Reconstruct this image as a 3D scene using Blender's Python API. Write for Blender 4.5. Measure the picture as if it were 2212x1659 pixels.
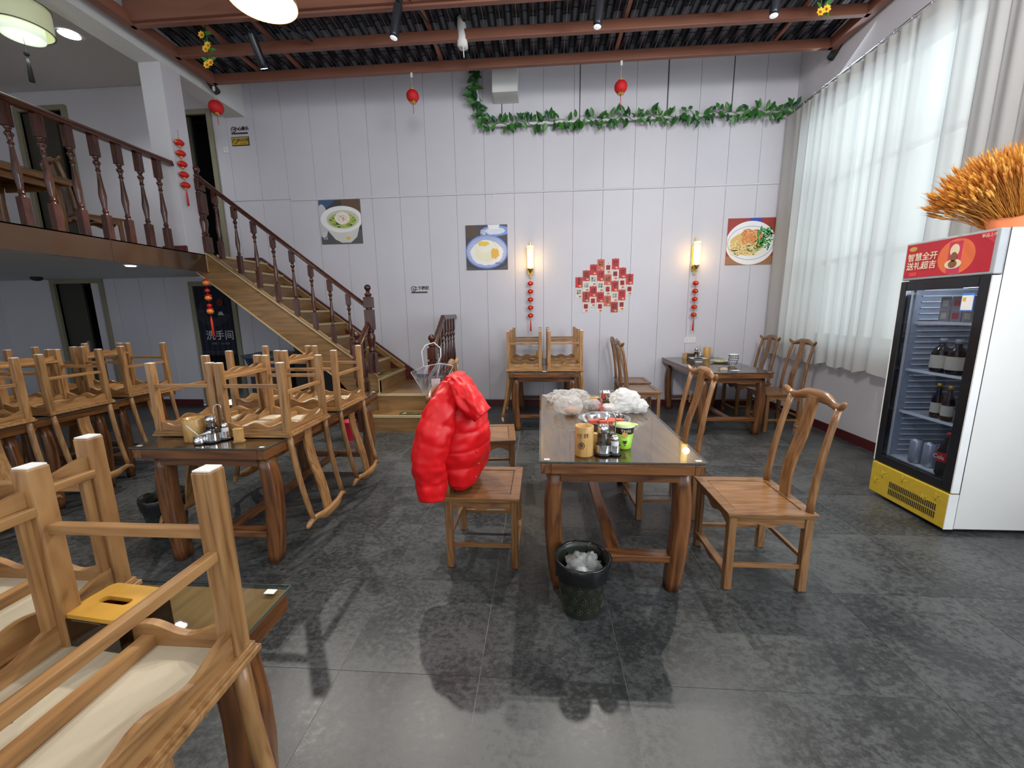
import bpy, math, random
from mathutils import Vector, Matrix, noise
random.seed(7)
PI = math.pi
SC = bpy.context.scene
C = SC.collection
for o in list(bpy.data.objects):
    bpy.data.objects.remove(o)

# ------------------------------------------------------------ camera, world, light, exposure
def make_camera():
    yaw, pitch, roll, F = -.07195, .18051, -.01474, 875.2
    cy, sy = math.cos(yaw), math.sin(yaw)
    d = Vector((sy, cy, 0)); up = Vector((0, 0, 1))
    f = d*math.cos(pitch) - up*math.sin(pitch)
    r = Vector((cy, -sy, 0)); u = r.cross(f)
    r2 = r*math.cos(roll) + u*math.sin(roll)
    u2 = -r*math.sin(roll) + u*math.cos(roll)
    m = Matrix((r2, u2, -f)).transposed().to_4x4()
    m.translation = (0, 0, 1.503)
    cam = bpy.data.cameras.new('camera')
    cam.sensor_fit = 'HORIZONTAL'; cam.sensor_width = 36
    cam.lens = F/2212*36
    cam.clip_start = .03
    o = bpy.data.objects.new('camera', cam); C.objects.link(o)
    o.matrix_world = m
    SC.camera = o
make_camera()
SC.view_settings.view_transform = 'Standard'
SC.view_settings.look = 'None'
SC.view_settings.gamma = 1
SC.view_settings.use_curve_mapping = False
SC.view_settings.exposure = .5
SC.cycles.use_denoising = True
SC.cycles.max_bounces = 7
SC.cycles.transparent_max_bounces = 24
SC.cycles.sample_clamp_indirect = 6
SC.cycles.caustics_reflective = False
SC.cycles.caustics_refractive = False
w = bpy.data.worlds.new('world'); SC.world = w
w.use_nodes = True
w.node_tree.nodes['Background'].inputs[0].default_value = (.90, .94, 1, 1)
w.node_tree.nodes['Background'].inputs[1].default_value = .95

def area(name, loc, target, size, power, col, sizey=None):
    l = bpy.data.lights.new(name, 'AREA'); l.energy = power; l.color = col
    l.shape = 'RECTANGLE'; l.size = size; l.size_y = sizey or size
    o = bpy.data.objects.new(name, l); C.objects.link(o); o.location = loc
    o.rotation_euler = (Vector(target)-Vector(loc)).to_track_quat('-Z', 'Y').to_euler()
def spot(name, loc, target, power, col, ang=70, rad=.03, blend=.4):
    l = bpy.data.lights.new(name, 'SPOT'); l.energy = power; l.color = col
    l.spot_size = math.radians(ang); l.spot_blend = blend; l.shadow_soft_size = rad
    o = bpy.data.objects.new(name, l); C.objects.link(o); o.location = loc
    o.rotation_euler = (Vector(target)-Vector(loc)).to_track_quat('-Z', 'Y').to_euler()
def point(name, loc, power, col, rad=.05):
    l = bpy.data.lights.new(name, 'POINT'); l.energy = power; l.color = col; l.shadow_soft_size = rad
    o = bpy.data.objects.new(name, l); C.objects.link(o); o.location = loc
# daylight pouring in at the big curtained window
area('window_daylight', (4.6, 4.8, 3.0), (1.5, 3.6, .6), 2.6, 75, (.86, .93, 1), 3.4)
# cool fill light through an added, unseen window beside the camera
area('unseen_window_fill', (3.9, -.1, 2.5), (.6, 3.9, 1.2), 2.6, 112, (.84, .93, 1), 3.2)
# track spotlights hung under the timber canopy
WHT = (1, .95, .88)
spot('track_spot_a', (-1.40, 4.28, 3.93), (-1.6, 2.3, 0), 160, WHT, 95)
spot('track_spot_b', (.53, 4.30, 3.93), (.45, 2.2, 0), 160, WHT, 95)
spot('track_spot_c', (2.08, 4.30, 3.93), (1.2, 2.2, 0), 120, WHT, 95)
spot('track_spot_d', (-3.02, 4.42, 4.0), (-3.2, 2.9, 0), 170, WHT, 95)
# track lamps and an added wall fill over the front half of the room (behind the camera's view of the ceiling)
spot('front_track_a', (-1.5, -.2, 3.9), (-1.0, 1.2, .6), 60, WHT, 110, .12, .9)
spot('front_track_b', (1.6, -.2, 3.9), (.8, 2.2, .2), 30, WHT, 110, .12, .9)
spot('front_track_c', (-.4, 1.4, 4.2), (-.8, 6.3, 3.1), 90, (1, .97, .93), 120, .45, .8)
spot('front_fill_e', (-.6, .6, 3.9), (3.45, 4.9, 1.2), 210, (.97, .98, 1), 75, .2, .9)  # added fill spot, brightens the right wall and fridge front
spot('front_track_d', (2.0, 1.4, 4.2), (2.5, 6.3, 3.0), 175, (1, .97, .93), 120, .45, .8)
spot('upstairs_downlight', (-5.67, 5.19, 4.83), (-5.67, 5.19, 0), 50, (.93, .96, 1), 130, .06, .8)
spot('lower_downlight', (-4.96, 4.76, 2.07), (-4.96, 4.76, 0), 8, (.85, .9, 1), 140, .04, .8)
WARM = (1, .62, .28)
point('pendant_bulb_a', (-1.6, 2.62, 3.28), 7, WARM, .06)
point('pendant_bulb_b', (.95, 2.62, 3.36), 7, WARM, .06)

# ------------------------------------------------------------ materials
def nt(name, rough=.5, spec=.5, metal=0):
    m = bpy.data.materials.new(name); m.use_nodes = True
    n = m.node_tree; b = n.nodes['Principled BSDF']
    b.inputs['Roughness'].default_value = rough
    b.inputs['Specular IOR Level'].default_value = spec
    b.inputs['Metallic'].default_value = metal
    return m, n, b
def mat(name, col, rough=.5, spec=.5, metal=0, emit=0, ecol=None, var=.06, scale=6, bump=0):
    m, n, b = nt(name, rough, spec, metal)
    tc = n.nodes.new('ShaderNodeTexCoord'); no = n.nodes.new('ShaderNodeTexNoise')
    no.inputs['Scale'].default_value = scale; no.inputs['Detail'].default_value = 4
    n.links.new(tc.outputs['Object'], no.inputs['Vector'])
    cr = n.nodes.new('ShaderNodeValToRGB')
    e = cr.color_ramp.elements
    e[0].position = .3; e[1].position = .7
    e[0].color = tuple(c*(1-var) for c in col)+(1,); e[1].color = tuple(min(1, c*(1+var)) for c in col)+(1,)
    n.links.new(no.outputs['Fac'], cr.inputs[0]); n.links.new(cr.outputs[0], b.inputs['Base Color'])
    if bump:
        bp = n.nodes.new('ShaderNodeBump'); bp.inputs['Strength'].default_value = bump; bp.inputs['Distance'].default_value = .01
        n.links.new(no.outputs['Fac'], bp.inputs['Height']); n.links.new(bp.outputs[0], b.inputs['Normal'])
    if emit:
        b.inputs['Emission Color'].default_value = (ecol or col)+(1,)
        b.inputs['Emission Strength'].default_value = emit
    return m
def wood(name, light, mid, dark, axis, rough=.35, s=1.0, coat=0):
    """stretched-noise grain along one local axis, shifted from object to object"""
    m, n, b = nt(name, rough, .45)
    tc = n.nodes.new('ShaderNodeTexCoord'); oi = n.nodes.new('ShaderNodeObjectInfo')
    mp = n.nodes.new('ShaderNodeMapping')
    sc = [9*s]*3; sc[axis] = 1.1*s
    mp.inputs['Scale'].default_value = sc
    mu = n.nodes.new('ShaderNodeVectorMath'); mu.operation = 'SCALE'
    cx = n.nodes.new('ShaderNodeCombineXYZ')
    for i in range(3): n.links.new(oi.outputs['Random'], cx.inputs[i])
    n.links.new(cx.outputs[0], mu.inputs[0]); mu.inputs['Scale'].default_value = 37
    n.links.new(mu.outputs[0], mp.inputs['Location']); n.links.new(tc.outputs['Object'], mp.inputs['Vector'])
    n1 = n.nodes.new('ShaderNodeTexNoise'); n1.inputs['Scale'].default_value = 1.3; n1.inputs['Detail'].default_value = 2
    n1.inputs['Distortion'].default_value = .6
    n.links.new(mp.outputs[0], n1.inputs['Vector'])
    m1 = n.nodes.new('ShaderNodeMath'); m1.operation = 'MULTIPLY'; m1.inputs[1].default_value = 6
    n.links.new(n1.outputs['Fac'], m1.inputs[0])
    m2 = n.nodes.new('ShaderNodeMath'); m2.operation = 'FRACT'; n.links.new(m1.outputs[0], m2.inputs[0])
    m3 = n.nodes.new('ShaderNodeMath'); m3.operation = 'PINGPONG'; m3.inputs[1].default_value = .5
    n.links.new(m1.outputs[0], m3.inputs[0])
    n2 = n.nodes.new('ShaderNodeTexNoise'); n2.inputs['Scale'].default_value = 6; n2.inputs['Detail'].default_value = 5
    n.links.new(mp.outputs[0], n2.inputs['Vector'])
    ad = n.nodes.new('ShaderNodeMath'); ad.operation = 'MULTIPLY_ADD'; ad.inputs[1].default_value = .70
    n.links.new(n2.outputs['Fac'], ad.inputs[0])
    m4 = n.nodes.new('ShaderNodeMath'); m4.operation = 'MULTIPLY'; m4.inputs[1].default_value = .62
    n.links.new(m3.outputs[0], m4.inputs[0]); n.links.new(m4.outputs[0], ad.inputs[2])
    cr = n.nodes.new('ShaderNodeValToRGB'); e = cr.color_ramp.elements
    e[0].position = .24; e[0].color = dark+(1,)
    e[1].position = .70; e[1].color = light+(1,)
    x = cr.color_ramp.elements.new(.42); x.color = mid+(1,)
    n.links.new(ad.outputs[0], cr.inputs[0])
    hs = n.nodes.new('ShaderNodeHueSaturation')
    mr = n.nodes.new('ShaderNodeMapRange'); mr.inputs[3].default_value = .86; mr.inputs[4].default_value = 1.12
    n.links.new(oi.outputs['Random'], mr.inputs[0]); n.links.new(mr.outputs[0], hs.inputs['Value'])
    n.links.new(cr.outputs[0], hs.inputs['Color'])
    n.links.new(hs.outputs[0], b.inputs['Base Color'])
    bp = n.nodes.new('ShaderNodeBump'); bp.inputs['Strength'].default_value = .08; bp.inputs['Distance'].default_value = .004
    n.links.new(ad.outputs[0], bp.inputs['Height']); n.links.new(bp.outputs[0], b.inputs['Normal'])
    if coat: b.inputs['Coat Weight'].default_value = coat; b.inputs['Coat Roughness'].default_value = .12
    return m
def wood3(name, l, m_, d, rough=.35, s=1.0, coat=0):
    return [wood(name+'_'+'xyz'[a], l, m_, d, a, rough, s, coat) for a in range(3)]
CH = wood3('elm_wood', (.27, .135, .052), (.20, .092, .033), (.13, .056, .020), .30, 1.0, .25)
CHL = wood3('honey_wood', (.36, .195, .075), (.27, .135, .049), (.16, .072, .025), .34, 1.0, .15)
TB = wood3('table_wood', (.185, .070, .020), (.112, .041, .013), (.052, .018, .006), .3, .8, .35)
TBL = wood3('tabletop_wood', (.27, .150, .056), (.22, .115, .042), (.15, .075, .026), .6, .7)
for m_ in TBL: m_.node_tree.nodes['Principled BSDF'].inputs['Specular IOR Level'].default_value = .12
PALE = wood3('pale_ply', (.56, .49, .36), (.51, .44, .315), (.43, .35, .24), .6, .6)
DK = wood3('mahogany', (.085, .025, .013), (.052, .015, .008), (.024, .007, .004), .22, 1.0, .25)
BM = wood3('beam_brown', (.25, .10, .062), (.225, .088, .055), (.19, .074, .046), .45, .3)
BAM = wood3('bamboo', (.62, .38, .13), (.52, .30, .095), (.40, .22, .065), .3, 1.6, .2)
LAM = wood3('stair_laminate', (.30, .165, .062), (.235, .128, .047), (.17, .09, .034), .3, .45, .1)
GOLD = mat('gold_trim', (.62, .50, .27), .35, .5, .35)
WALLP = mat('wall_panel_white', (.60, .59, .645), .42, .4, var=.02, scale=2, bump=.02)
WALLW = mat('wall_paint_white', (.61, .60, .64), .6, .3, var=.03, scale=1.5)
CEIL = mat('ceiling_white', (.66, .67, .66), .7, .3, var=.02)
GAPM = mat('joint_grey', (.30, .30, .32), .7)
BASEM = mat('baseboard_oxblood', (.085, .014, .016), .35)
CHROME = mat('polished_steel', (.72, .72, .73), .12, .5, 1, var=.02)
STEEL = mat('brushed_steel', (.6, .6, .6), .3, .5, 1)
BRASS = mat('brass', (.62, .43, .15), .28, .5, 1)
BLACK = mat('black_plastic', (.012, .012, .013), .3)
BLACKM = mat('black_matte', (.02, .02, .022), .6)
WHITE = mat('white_plastic', (.75, .75, .74), .35)
PAPER = mat('white_paper', (.78, .77, .74), .7)
RED = mat('red_lacquer', (.55, .012, .012), .5)
REDF = mat('lantern_red_cloth', (.60, .008, .012), .65, bump=.1, scale=60)
GOLDP = mat('gold_paper', (.75, .45, .08), .35, .6, .5)

def glassy(name, tint=(1, 1, 1), f=1.45, base=.0, rough=.02):
    """thin pane: see-through with fresnel reflection"""
    m = bpy.data.materials.new(name); m.use_nodes = True; n = m.node_tree; n.nodes.clear()
    out = n.nodes.new('ShaderNodeOutputMaterial'); mx = n.nodes.new('ShaderNodeMixShader')
    t = n.nodes.new('ShaderNodeBsdfTransparent'); t.inputs[0].default_value = tint+(1,)
    g = n.nodes.new('ShaderNodeBsdfGlossy'); g.inputs['Roughness'].default_value = rough
    fr = n.nodes.new('ShaderNodeFresnel'); fr.inputs[0].default_value = f
    ad = n.nodes.new('ShaderNodeMath'); ad.operation = 'ADD'; ad.use_clamp = True; ad.inputs[1].default_value = base
    n.links.new(fr.outputs[0], ad.inputs[0])
    ge = n.nodes.new('ShaderNodeNewGeometry'); fb = n.nodes.new('ShaderNodeMath'); fb.operation = 'SUBTRACT'; fb.inputs[0].default_value = 1
    n.links.new(ge.outputs['Backfacing'], fb.inputs[1]); ml = n.nodes.new('ShaderNodeMath'); ml.operation = 'MULTIPLY'
    n.links.new(ad.outputs[0], ml.inputs[0]); n.links.new(fb.outputs[0], ml.inputs[1]); n.links.new(ml.outputs[0], mx.inputs[0])
    n.links.new(t.outputs[0], mx.inputs[1]); n.links.new(g.outputs[0], mx.inputs[2]); n.links.new(mx.outputs[0], out.inputs[0])
    return m
GLASS = glassy('table_glass', (.93, .97, .95), 1.5, .035)
GEDGE = mat('glass_edge_green', (.05, .075, .068), .2)
CLEAR = glassy('clear_film', (.90, .91, .93), 1.5, .12, .10)

def film(name, col, trans, rough=.3):
    """milky plastic film: partly clear, partly diffuse-translucent"""
    m = bpy.data.materials.new(name); m.use_nodes = True; n = m.node_tree; n.nodes.clear()
    out = n.nodes.new('ShaderNodeOutputMaterial'); mx = n.nodes.new('ShaderNodeMixShader')
    t = n.nodes.new('ShaderNodeBsdfTransparent')
    p = n.nodes.new('ShaderNodeBsdfPrincipled'); p.inputs['Base Color'].default_value = col+(1,); p.inputs['Roughness'].default_value = rough
    tl = n.nodes.new('ShaderNodeBsdfTranslucent'); tl.inputs[0].default_value = col+(1,)
    m2 = n.nodes.new('ShaderNodeMixShader'); m2.inputs[0].default_value = .4
    n.links.new(p.outputs[0], m2.inputs[1]); n.links.new(tl.outputs[0], m2.inputs[2])
    mx.inputs[0].default_value = trans
    n.links.new(m2.outputs[0], mx.inputs[1]); n.links.new(t.outputs[0], mx.inputs[2]); n.links.new(mx.outputs[0], out.inputs[0])
    return m
BAGF = film('bag_film', (.80, .80, .78), .58, .12)
BAGW = film('bag_white', (.88, .88, .86), .18, .3)

def floor_mat():
    m, n, b = nt('slate_tile', .33, .35)
    ge = n.nodes.new('ShaderNodeNewGeometry'); oi = n.nodes.new('ShaderNodeObjectInfo')
    mp = n.nodes.new('ShaderNodeMapping'); mp.inputs['Scale'].default_value = (1, 1.25, 1)
    n.links.new(ge.outputs['Position'], mp.inputs['Vector'])
    sh = n.nodes.new('ShaderNodeVectorMath'); sh.operation = 'ADD'
    sc = n.nodes.new('ShaderNodeMath'); sc.operation = 'MULTIPLY'; sc.inputs[1].default_value = 30
    n.links.new(oi.outputs['Random'], sc.inputs[0]); n.links.new(mp.outputs[0], sh.inputs[0]); n.links.new(sc.outputs[0], sh.inputs[1])
    a = n.nodes.new('ShaderNodeTexNoise'); a.inputs['Scale'].default_value = 34; a.inputs['Detail'].default_value = 9; a.inputs['Roughness'].default_value = .72
    c = n.nodes.new('ShaderNodeTexNoise'); c.inputs['Scale'].default_value = 2.2; c.inputs['Detail'].default_value = 3
    n.links.new(sh.outputs[0], a.inputs['Vector']); n.links.new(sh.outputs[0], c.inputs['Vector'])
    mx = n.nodes.new('ShaderNodeMath'); mx.operation = 'MULTIPLY_ADD'; mx.inputs[1].default_value = .35
    n.links.new(c.outputs['Fac'], mx.inputs[0])
    mm = n.nodes.new('ShaderNodeMath'); mm.operation = 'MULTIPLY'; mm.inputs[1].default_value = .65
    n.links.new(a.outputs['Fac'], mm.inputs[0]); n.links.new(mm.outputs[0], mx.inputs[2])
    cr = n.nodes.new('ShaderNodeValToRGB'); e = cr.color_ramp.elements
    e[0].position = .44; e[0].color = (.030, .032, .032, 1)
    e[1].position = .56; e[1].color = (.078, .082, .081, 1)
    n.links.new(mx.outputs[0], cr.inputs[0]); n.links.new(cr.outputs[0], b.inputs['Base Color'])
    r = n.nodes.new('ShaderNodeMapRange'); r.inputs[1].default_value = .35; r.inputs[2].default_value = .65; r.inputs[3].default_value = .26; r.inputs[4].default_value = .42
    n.links.new(mx.outputs[0], r.inputs[0]); n.links.new(r.outputs[0], b.inputs['Roughness'])
    bp = n.nodes.new('ShaderNodeBump'); bp.inputs['Strength'].default_value = .10; bp.inputs['Distance'].default_value = .004
    n.links.new(a.outputs['Fac'], bp.inputs['Height']); n.links.new(bp.outputs[0], b.inputs['Normal'])
    return m
SLATE = floor_mat()
GROUT = mat('grout', (.42, .42, .40), .8, var=.35, scale=3)
def curtain_mat():
    m = bpy.data.materials.new('sheer_curtain'); m.use_nodes = True; n = m.node_tree; n.nodes.clear()
    out = n.nodes.new('ShaderNodeOutputMaterial')
    d = n.nodes.new('ShaderNodeBsdfDiffuse'); d.inputs[0].default_value = (.74, .73, .70, 1)
    tl = n.nodes.new('ShaderNodeBsdfTranslucent'); tl.inputs[0].default_value = (.56, .58, .60, 1)
    t = n.nodes.new('ShaderNodeBsdfTransparent')
    a = n.nodes.new('ShaderNodeMixShader'); a.inputs[0].default_value = .45
    b = n.nodes.new('ShaderNodeMixShader'); b.inputs[0].default_value = .13
    tc = n.nodes.new('ShaderNodeTexCoord'); wv = n.nodes.new('ShaderNodeTexNoise'); wv.inputs['Scale'].default_value = 300
    n.links.new(tc.outputs['Object'], wv.inputs['Vector'])
    bp = n.nodes.new('ShaderNodeBump'); bp.inputs['Strength'].default_value = .1
    n.links.new(wv.outputs['Fac'], bp.inputs['Height']); n.links.new(bp.outputs[0], d.inputs['Normal'])
    n.links.new(d.outputs[0], a.inputs[1]); n.links.new(tl.outputs[0], a.inputs[2])
    n.links.new(a.outputs[0], b.inputs[1]); n.links.new(t.outputs[0], b.inputs[2]); n.links.new(b.outputs[0], out.inputs[0])
    return m
CURT = curtain_mat()

# ------------------------------------------------------------ mesh helpers
class MB:
    def __init__(s): s.v = []; s.f = []; s.sm = []
    def add(s, vs, fs, smooth=False):
        o = len(s.v); s.v += [tuple(v) for v in vs]
        for f in fs: s.f.append(tuple(i+o for i in f)); s.sm.append(smooth)
        return s
    def box(s, x0, x1, y0, y1, z0, z1, rot=0, at=(0, 0, 0)):
        vs = [(x, y, z) for z in (z0, z1) for x, y in ((x0, y0), (x1, y0), (x1, y1), (x0, y1))]
        if rot or at != (0, 0, 0):
            c, n = math.cos(rot), math.sin(rot)
            vs = [(x*c-y*n+at[0], x*n+y*c+at[1], z+at[2]) for x, y, z in vs]
        return s.add(vs, [(3, 2, 1, 0), (4, 5, 6, 7), (0, 1, 5, 4), (1, 2, 6, 5), (2, 3, 7, 6), (3, 0, 4, 7)])
    def prism(s, poly, axis, a, b, smooth=False):
        """poly: 2-D outline, extruded along axis (0 x: poly is y,z; 1 y: poly is x,z; 2 z: poly is x,y)"""
        def p(u, v, t): return ((t, u, v), (u, t, v), (u, v, t))[axis]
        n = len(poly)
        vs = [p(u, v, a) for u, v in poly]+[p(u, v, b) for u, v in poly]
        s.add(vs, [tuple(range(n-1, -1, -1)), tuple(range(n, 2*n))])
        o = len(s.v)-2*n
        for i in range(n):
            j = (i+1) % n
            s.f.append((o+i, o+j, o+n+j, o+n+i)); s.sm.append(smooth)
        return s
    def strip(s, top, bot, axis, a, b):
        """board whose top and bottom edges are polylines with matching stations"""
        def p(u, v, t): return ((t, u, v), (u, t, v), (u, v, t))[axis]
        n = len(top)
        vs = [p(*q, a) for q in top]+[p(*q, a) for q in bot]+[p(*q, b) for q in top]+[p(*q, b) for q in bot]
        fs = []
        for i in range(n-1):
            fs += [(i, i+1, n+i+1, n+i), (2*n+i+1, 2*n+i, 3*n+i, 3*n+i+1), (i+1, i, 2*n+i, 2*n+i+1), (n+i, n+i+1, 3*n+i+1, 3*n+i)]
        fs += [(0, n, 3*n, 2*n), (n-1, 3*n-1, 4*n-1, 2*n-1)]
        return s.add(vs, fs)
    def tube(s, pts, r, n=8, cap=True, flat=1.0, upv=None):
        pts = [Vector(p) for p in pts]
        rs = r if isinstance(r, (list, tuple)) else [r]*len(pts)
        vs = []
        t0 = (pts[1]-pts[0]).normalized()
        ref = Vector(upv) if upv else (Vector((0, 0, 1)) if abs(t0.z) < .9 else Vector((1, 0, 0)))
        for i, p in enumerate(pts):
            t = (pts[min(i+1, len(pts)-1)]-pts[max(i-1, 0)]).normalized()
            a = ref-t*ref.dot(t); a.normalize(); b = t.cross(a)
            ref = a
            for k in range(n):
                an = 2*PI*k/n
                vs.append(p+a*math.cos(an)*rs[i]+b*math.sin(an)*rs[i]*flat)
        m = len(pts); fs = []
        for i in range(m-1):
            for k in range(n):
                l = (k+1) % n
                fs.append((i*n+k, i*n+l, (i+1)*n+l, (i+1)*n+k))
        s.add(vs, fs, True)
        if cap:
            o = len(s.v)-m*n
            s.f.append(tuple(o+k for k in range(n-1, -1, -1))); s.sm.append(False)
            s.f.append(tuple(o+(m-1)*n+k for k in range(n))); s.sm.append(False)
        return s
    def loft(s, rings, cap=True, smooth=True):
        n = len(rings[0]); vs = [v for r in rings for v in r]; fs = []
        for i in range(len(rings)-1):
            for k in range(n):
                l = (k+1) % n
                fs.append((i*n+k, i*n+l, (i+1)*n+l, (i+1)*n+k))
        if cap: fs += [tuple(range(n-1, -1, -1)), tuple((len(rings)-1)*n+k for k in range(n))]
        return s.add(vs, fs, smooth)
    def lathe(s, prof, n=16, at=(0, 0, 0), smooth=True, cap=True, sq=None, ang=0, axis=2):
        """prof: (radius, z) from bottom to top; sq = number of sides for square parts"""
        rings = []
        for r, z in prof:
            ring = []
            for k in range(n):
                a = 2*PI*k/n+ang
                p = (math.cos(a)*r, math.sin(a)*r, z)
                if axis == 0: p = (p[2], p[0], p[1])
                if axis == 1: p = (p[1], p[2], p[0])
                ring.append((p[0]+at[0], p[1]+at[1], p[2]+at[2]))
            rings.append(ring)
        return s.loft(rings, cap, smooth)
    def ball(s, c, r, n=12, m=8, sz=1.0, sx=1.0, sy=1.0):
        rings = []
        for i in range(1, m):
            a = PI*i/m
            rings.append([(c[0]+math.sin(a)*math.cos(2*PI*k/n)*r*sx, c[1]+math.sin(a)*math.sin(2*PI*k/n)*r*sy, c[2]-math.cos(a)*r*sz) for k in range(n)])
        return s.loft(rings)
    def build(s, name, m, parent=None, loc=None, bev=0, kind=None, rot=None):
        me = bpy.data.meshes.new(name); me.from_pydata(s.v, [], s.f)
        me.polygons.foreach_set('use_smooth', s.sm)
        ms = m if isinstance(m, (list, tuple)) else [m]
        for x in ms: me.materials.append(x)
        me.update()
        return link(name, me, parent, loc, bev, kind, rot)
def link(name, me, parent=None, loc=None, bev=0, kind=None, rot=None):
    o = bpy.data.objects.new(name, me); C.objects.link(o)
    if parent is not None: o.parent = parent
    if loc is not None: o.location = loc
    if rot is not None: o.rotation_euler = rot
    if bev:
        b = o.modifiers.new('bevel', 'BEVEL'); b.width = bev; b.segments = 2; b.limit_method = 'ANGLE'; b.angle_limit = .7
    if kind: o['kind'] = kind
    return o
def tag(o, label, cat, group=None, kind=None):
    o['label'] = label; o['category'] = cat
    if group: o['group'] = group
    if kind: o['kind'] = kind
    return o
def thing(name, loc, label, cat, group=None, rot=0):
    o = bpy.data.objects.new(name, None); C.objects.link(o); o.empty_display_size = .1
    o.location = loc
    o.rotation_euler = rot if isinstance(rot, tuple) else (0, 0, rot)
    return tag(o, label, cat, group)
def dup(root, loc, rot, label, group=None, name=None):
    def cp(o, par):
        c = o.copy(); C.objects.link(c)
        if par is not None: c.parent = par
        for ch in kids[o]: cp(ch, c)
        return c
    kids = {}
    def walk(o):
        kids[o] = list(o.children)
        for ch in kids[o]: walk(ch)
    walk(root)
    r = cp(root, None)
    r.location = loc; r.rotation_euler = rot if isinstance(rot, tuple) else (0, 0, rot)
    if label: r['label'] = label
    if group: r['group'] = group
    return r
def text(name, body, size, m, parent, loc, rot, depth=.0006, sx=1.0, bold=0):
    c = bpy.data.curves.new(name, 'FONT'); c.body = body; c.size = size
    c.align_x = 'CENTER'; c.align_y = 'CENTER'; c.extrude = depth; c.resolution_u = 3; c.offset = bold
    t = bpy.data.objects.new(name, c); C.objects.link(t)
    bpy.context.view_layer.update()
    me = bpy.data.meshes.new_from_object(t.evaluated_get(bpy.context.evaluated_depsgraph_get()))
    bpy.data.objects.remove(t)
    me.materials.clear(); me.materials.append(m)
    o = link(name, me, parent, loc, rot=rot)
    o.scale = (sx, 1, 1)
    return o
ONWALL = (PI/2, 0, 0)       # print on a wall that faces -Y
S = 'structure'
YB = 6.30; XR = 3.45; XM = -4.34; ZM = 2.27
# ------------------------------------------------------------ the room
fl = MB().box(-9, XR, -3.2, YB, -.05, -.0022).build('floor', GROUT, kind=S)
x0, y0 = -.857, 1.428
full = None
for i in range(-14, 8):
    for j in range(-4, 9):
        xa, ya = x0+.6*i, y0+.6*j
        xb, yb = xa+.6, ya+.6
        xa2, xb2, yb2 = max(xa, -9), min(xb, XR), min(yb, YB)
        if xb2-xa2 < .02 or yb2-ya < .02: continue
        g = .0011
        if (xa2, xb2, yb2) == (xa, xb, yb):
            if full is None:
                full = MB().box(g, .6-g, g, .6-g, -.002, 0).build('floor_tile', SLATE, fl, (xa, ya, 0)).data
            else: link('floor_tile', full, fl, (xa, ya, 0))
        else:
            MB().box(xa2-xa+g, xb2-xa-g, g, yb2-ya-g, -.002, 0).build('floor_tile', SLATE, fl, (xa, ya, 0))

# back wall: core with three door openings, clad in panels
wb = MB()
for a, b, z0_, z1_ in ((-9, -7.95, 0, 2.10), (-7.95, -7.16, 2.03, 2.10), (-7.16, -5.55, 0, 2.10), (-5.55, -4.93, 1.95, 2.10), (-4.93, XR+.2, 0, 2.10),
                       (-9, -7.95, 2.10, 5.0), (-7.95, -7.23, 4.58, 5.0), (-7.23, -5.50, 2.10, 5.0), (-5.50, -4.93, 4.42, 5.0), (-4.93, XR+.2, 2.10, 5.0)):
    wb.box(a, b, YB+.012, YB+.16, z0_, z1_)
wall = wb.build('wall_back', WALLW, kind=S)
PX = [-4.86]+[.045+.4265*k for k in range(-11, 9)]
PX = [p for p in PX if p < XR-.02]+[XR]
for a, b in zip(PX[:-1], PX[1:]):
    for za, zb in ((.11, 3.175), (3.205, 4.98)):
        if b-a < .03: continue
        g = .0019
        MB().box(a+g, b-g, YB, YB+.012, za, zb).build('wall_panel', WALLP, wall, bev=.0015)
for k in (-14, -13, -12):      # cladding between the two lower doors
    a = -5.62+.4265*(k+11); 
    MB().box(a-.423, a-.003, YB, YB+.012, .11, 2.09).build('wall_panel', WALLP, wall, bev=.0015)
MB().box(-3.77, XR, YB-.012, YB+.012, 3.176, 3.204).build('ledge_strip', WALLW, wall, bev=.003)
for gx in (-1.0+.46, .55, 1.74, 2.62-.02):
    MB().box(gx-.006, gx+.006, YB-.002, YB+.0, 4.05, 4.98).build('open_joint', BLACKM, wall)
for k, (a, b) in enumerate(((-4.86, -2.2), (-1.33, XR))):
    MB().box(a, b, YB-.014, YB, 0, .10).build('baseboard_back', BASEM, kind=S, bev=.002)
MB().box(-7.13, -5.68, YB-.014, YB, 0, .10).build('baseboard_back', BASEM, kind=S, bev=.002)
MB().box(XR-.014, XR, -3.2, YB-.014, 0, .10).build('baseboard_right', BASEM, kind=S, bev=.002)

# right wall with one tall window
WY0, WY1, WZ0, WZ1 = 3.80, 5.90, 1.10, 3.86
wr = MB()
wr.box(XR, XR+.2, -3.2, -2.0, 0, 5.0).box(XR, XR+.2, 1.75, WY0, 0, 5.0).box(XR, XR+.2, -2.0, 1.75, 0, .95).box(XR, XR+.2, -2.0, 1.75, 3.86, 5.0).box(XR, XR+.2, WY1, YB+.16, 0, 5.0).box(XR, XR+.2, WY0, WY1, 0, WZ0).box(XR, XR+.2, WY0, WY1, WZ1, 5.0)
wr.build('wall_right', WALLW, kind=S)
wf = MB()
T = .03
for y in (WY0, WY0+.68, WY0+1.38, WY1-T*2): wf.box(XR+.08, XR+.13, y, y+T*2, WZ0, WZ1)
for z in (WZ0, WZ0+.9, WZ0+1.85, WZ1-T*2): wf.box(XR+.08, XR+.13, WY0, WY1, z, z+T*2)
win = wf.build('window_1', WHITE, kind=S)
MB().box(XR-.03, XR+.08, WY0-.05, WY1+.05, WZ0-.03, WZ0).build('window_sill', WHITE, win, bev=.004)
ys = [WY0, WY0+.68, WY0+1.38, WY1]; zs = [WZ0, WZ0+.9, WZ0+1.85, WZ1]
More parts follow.
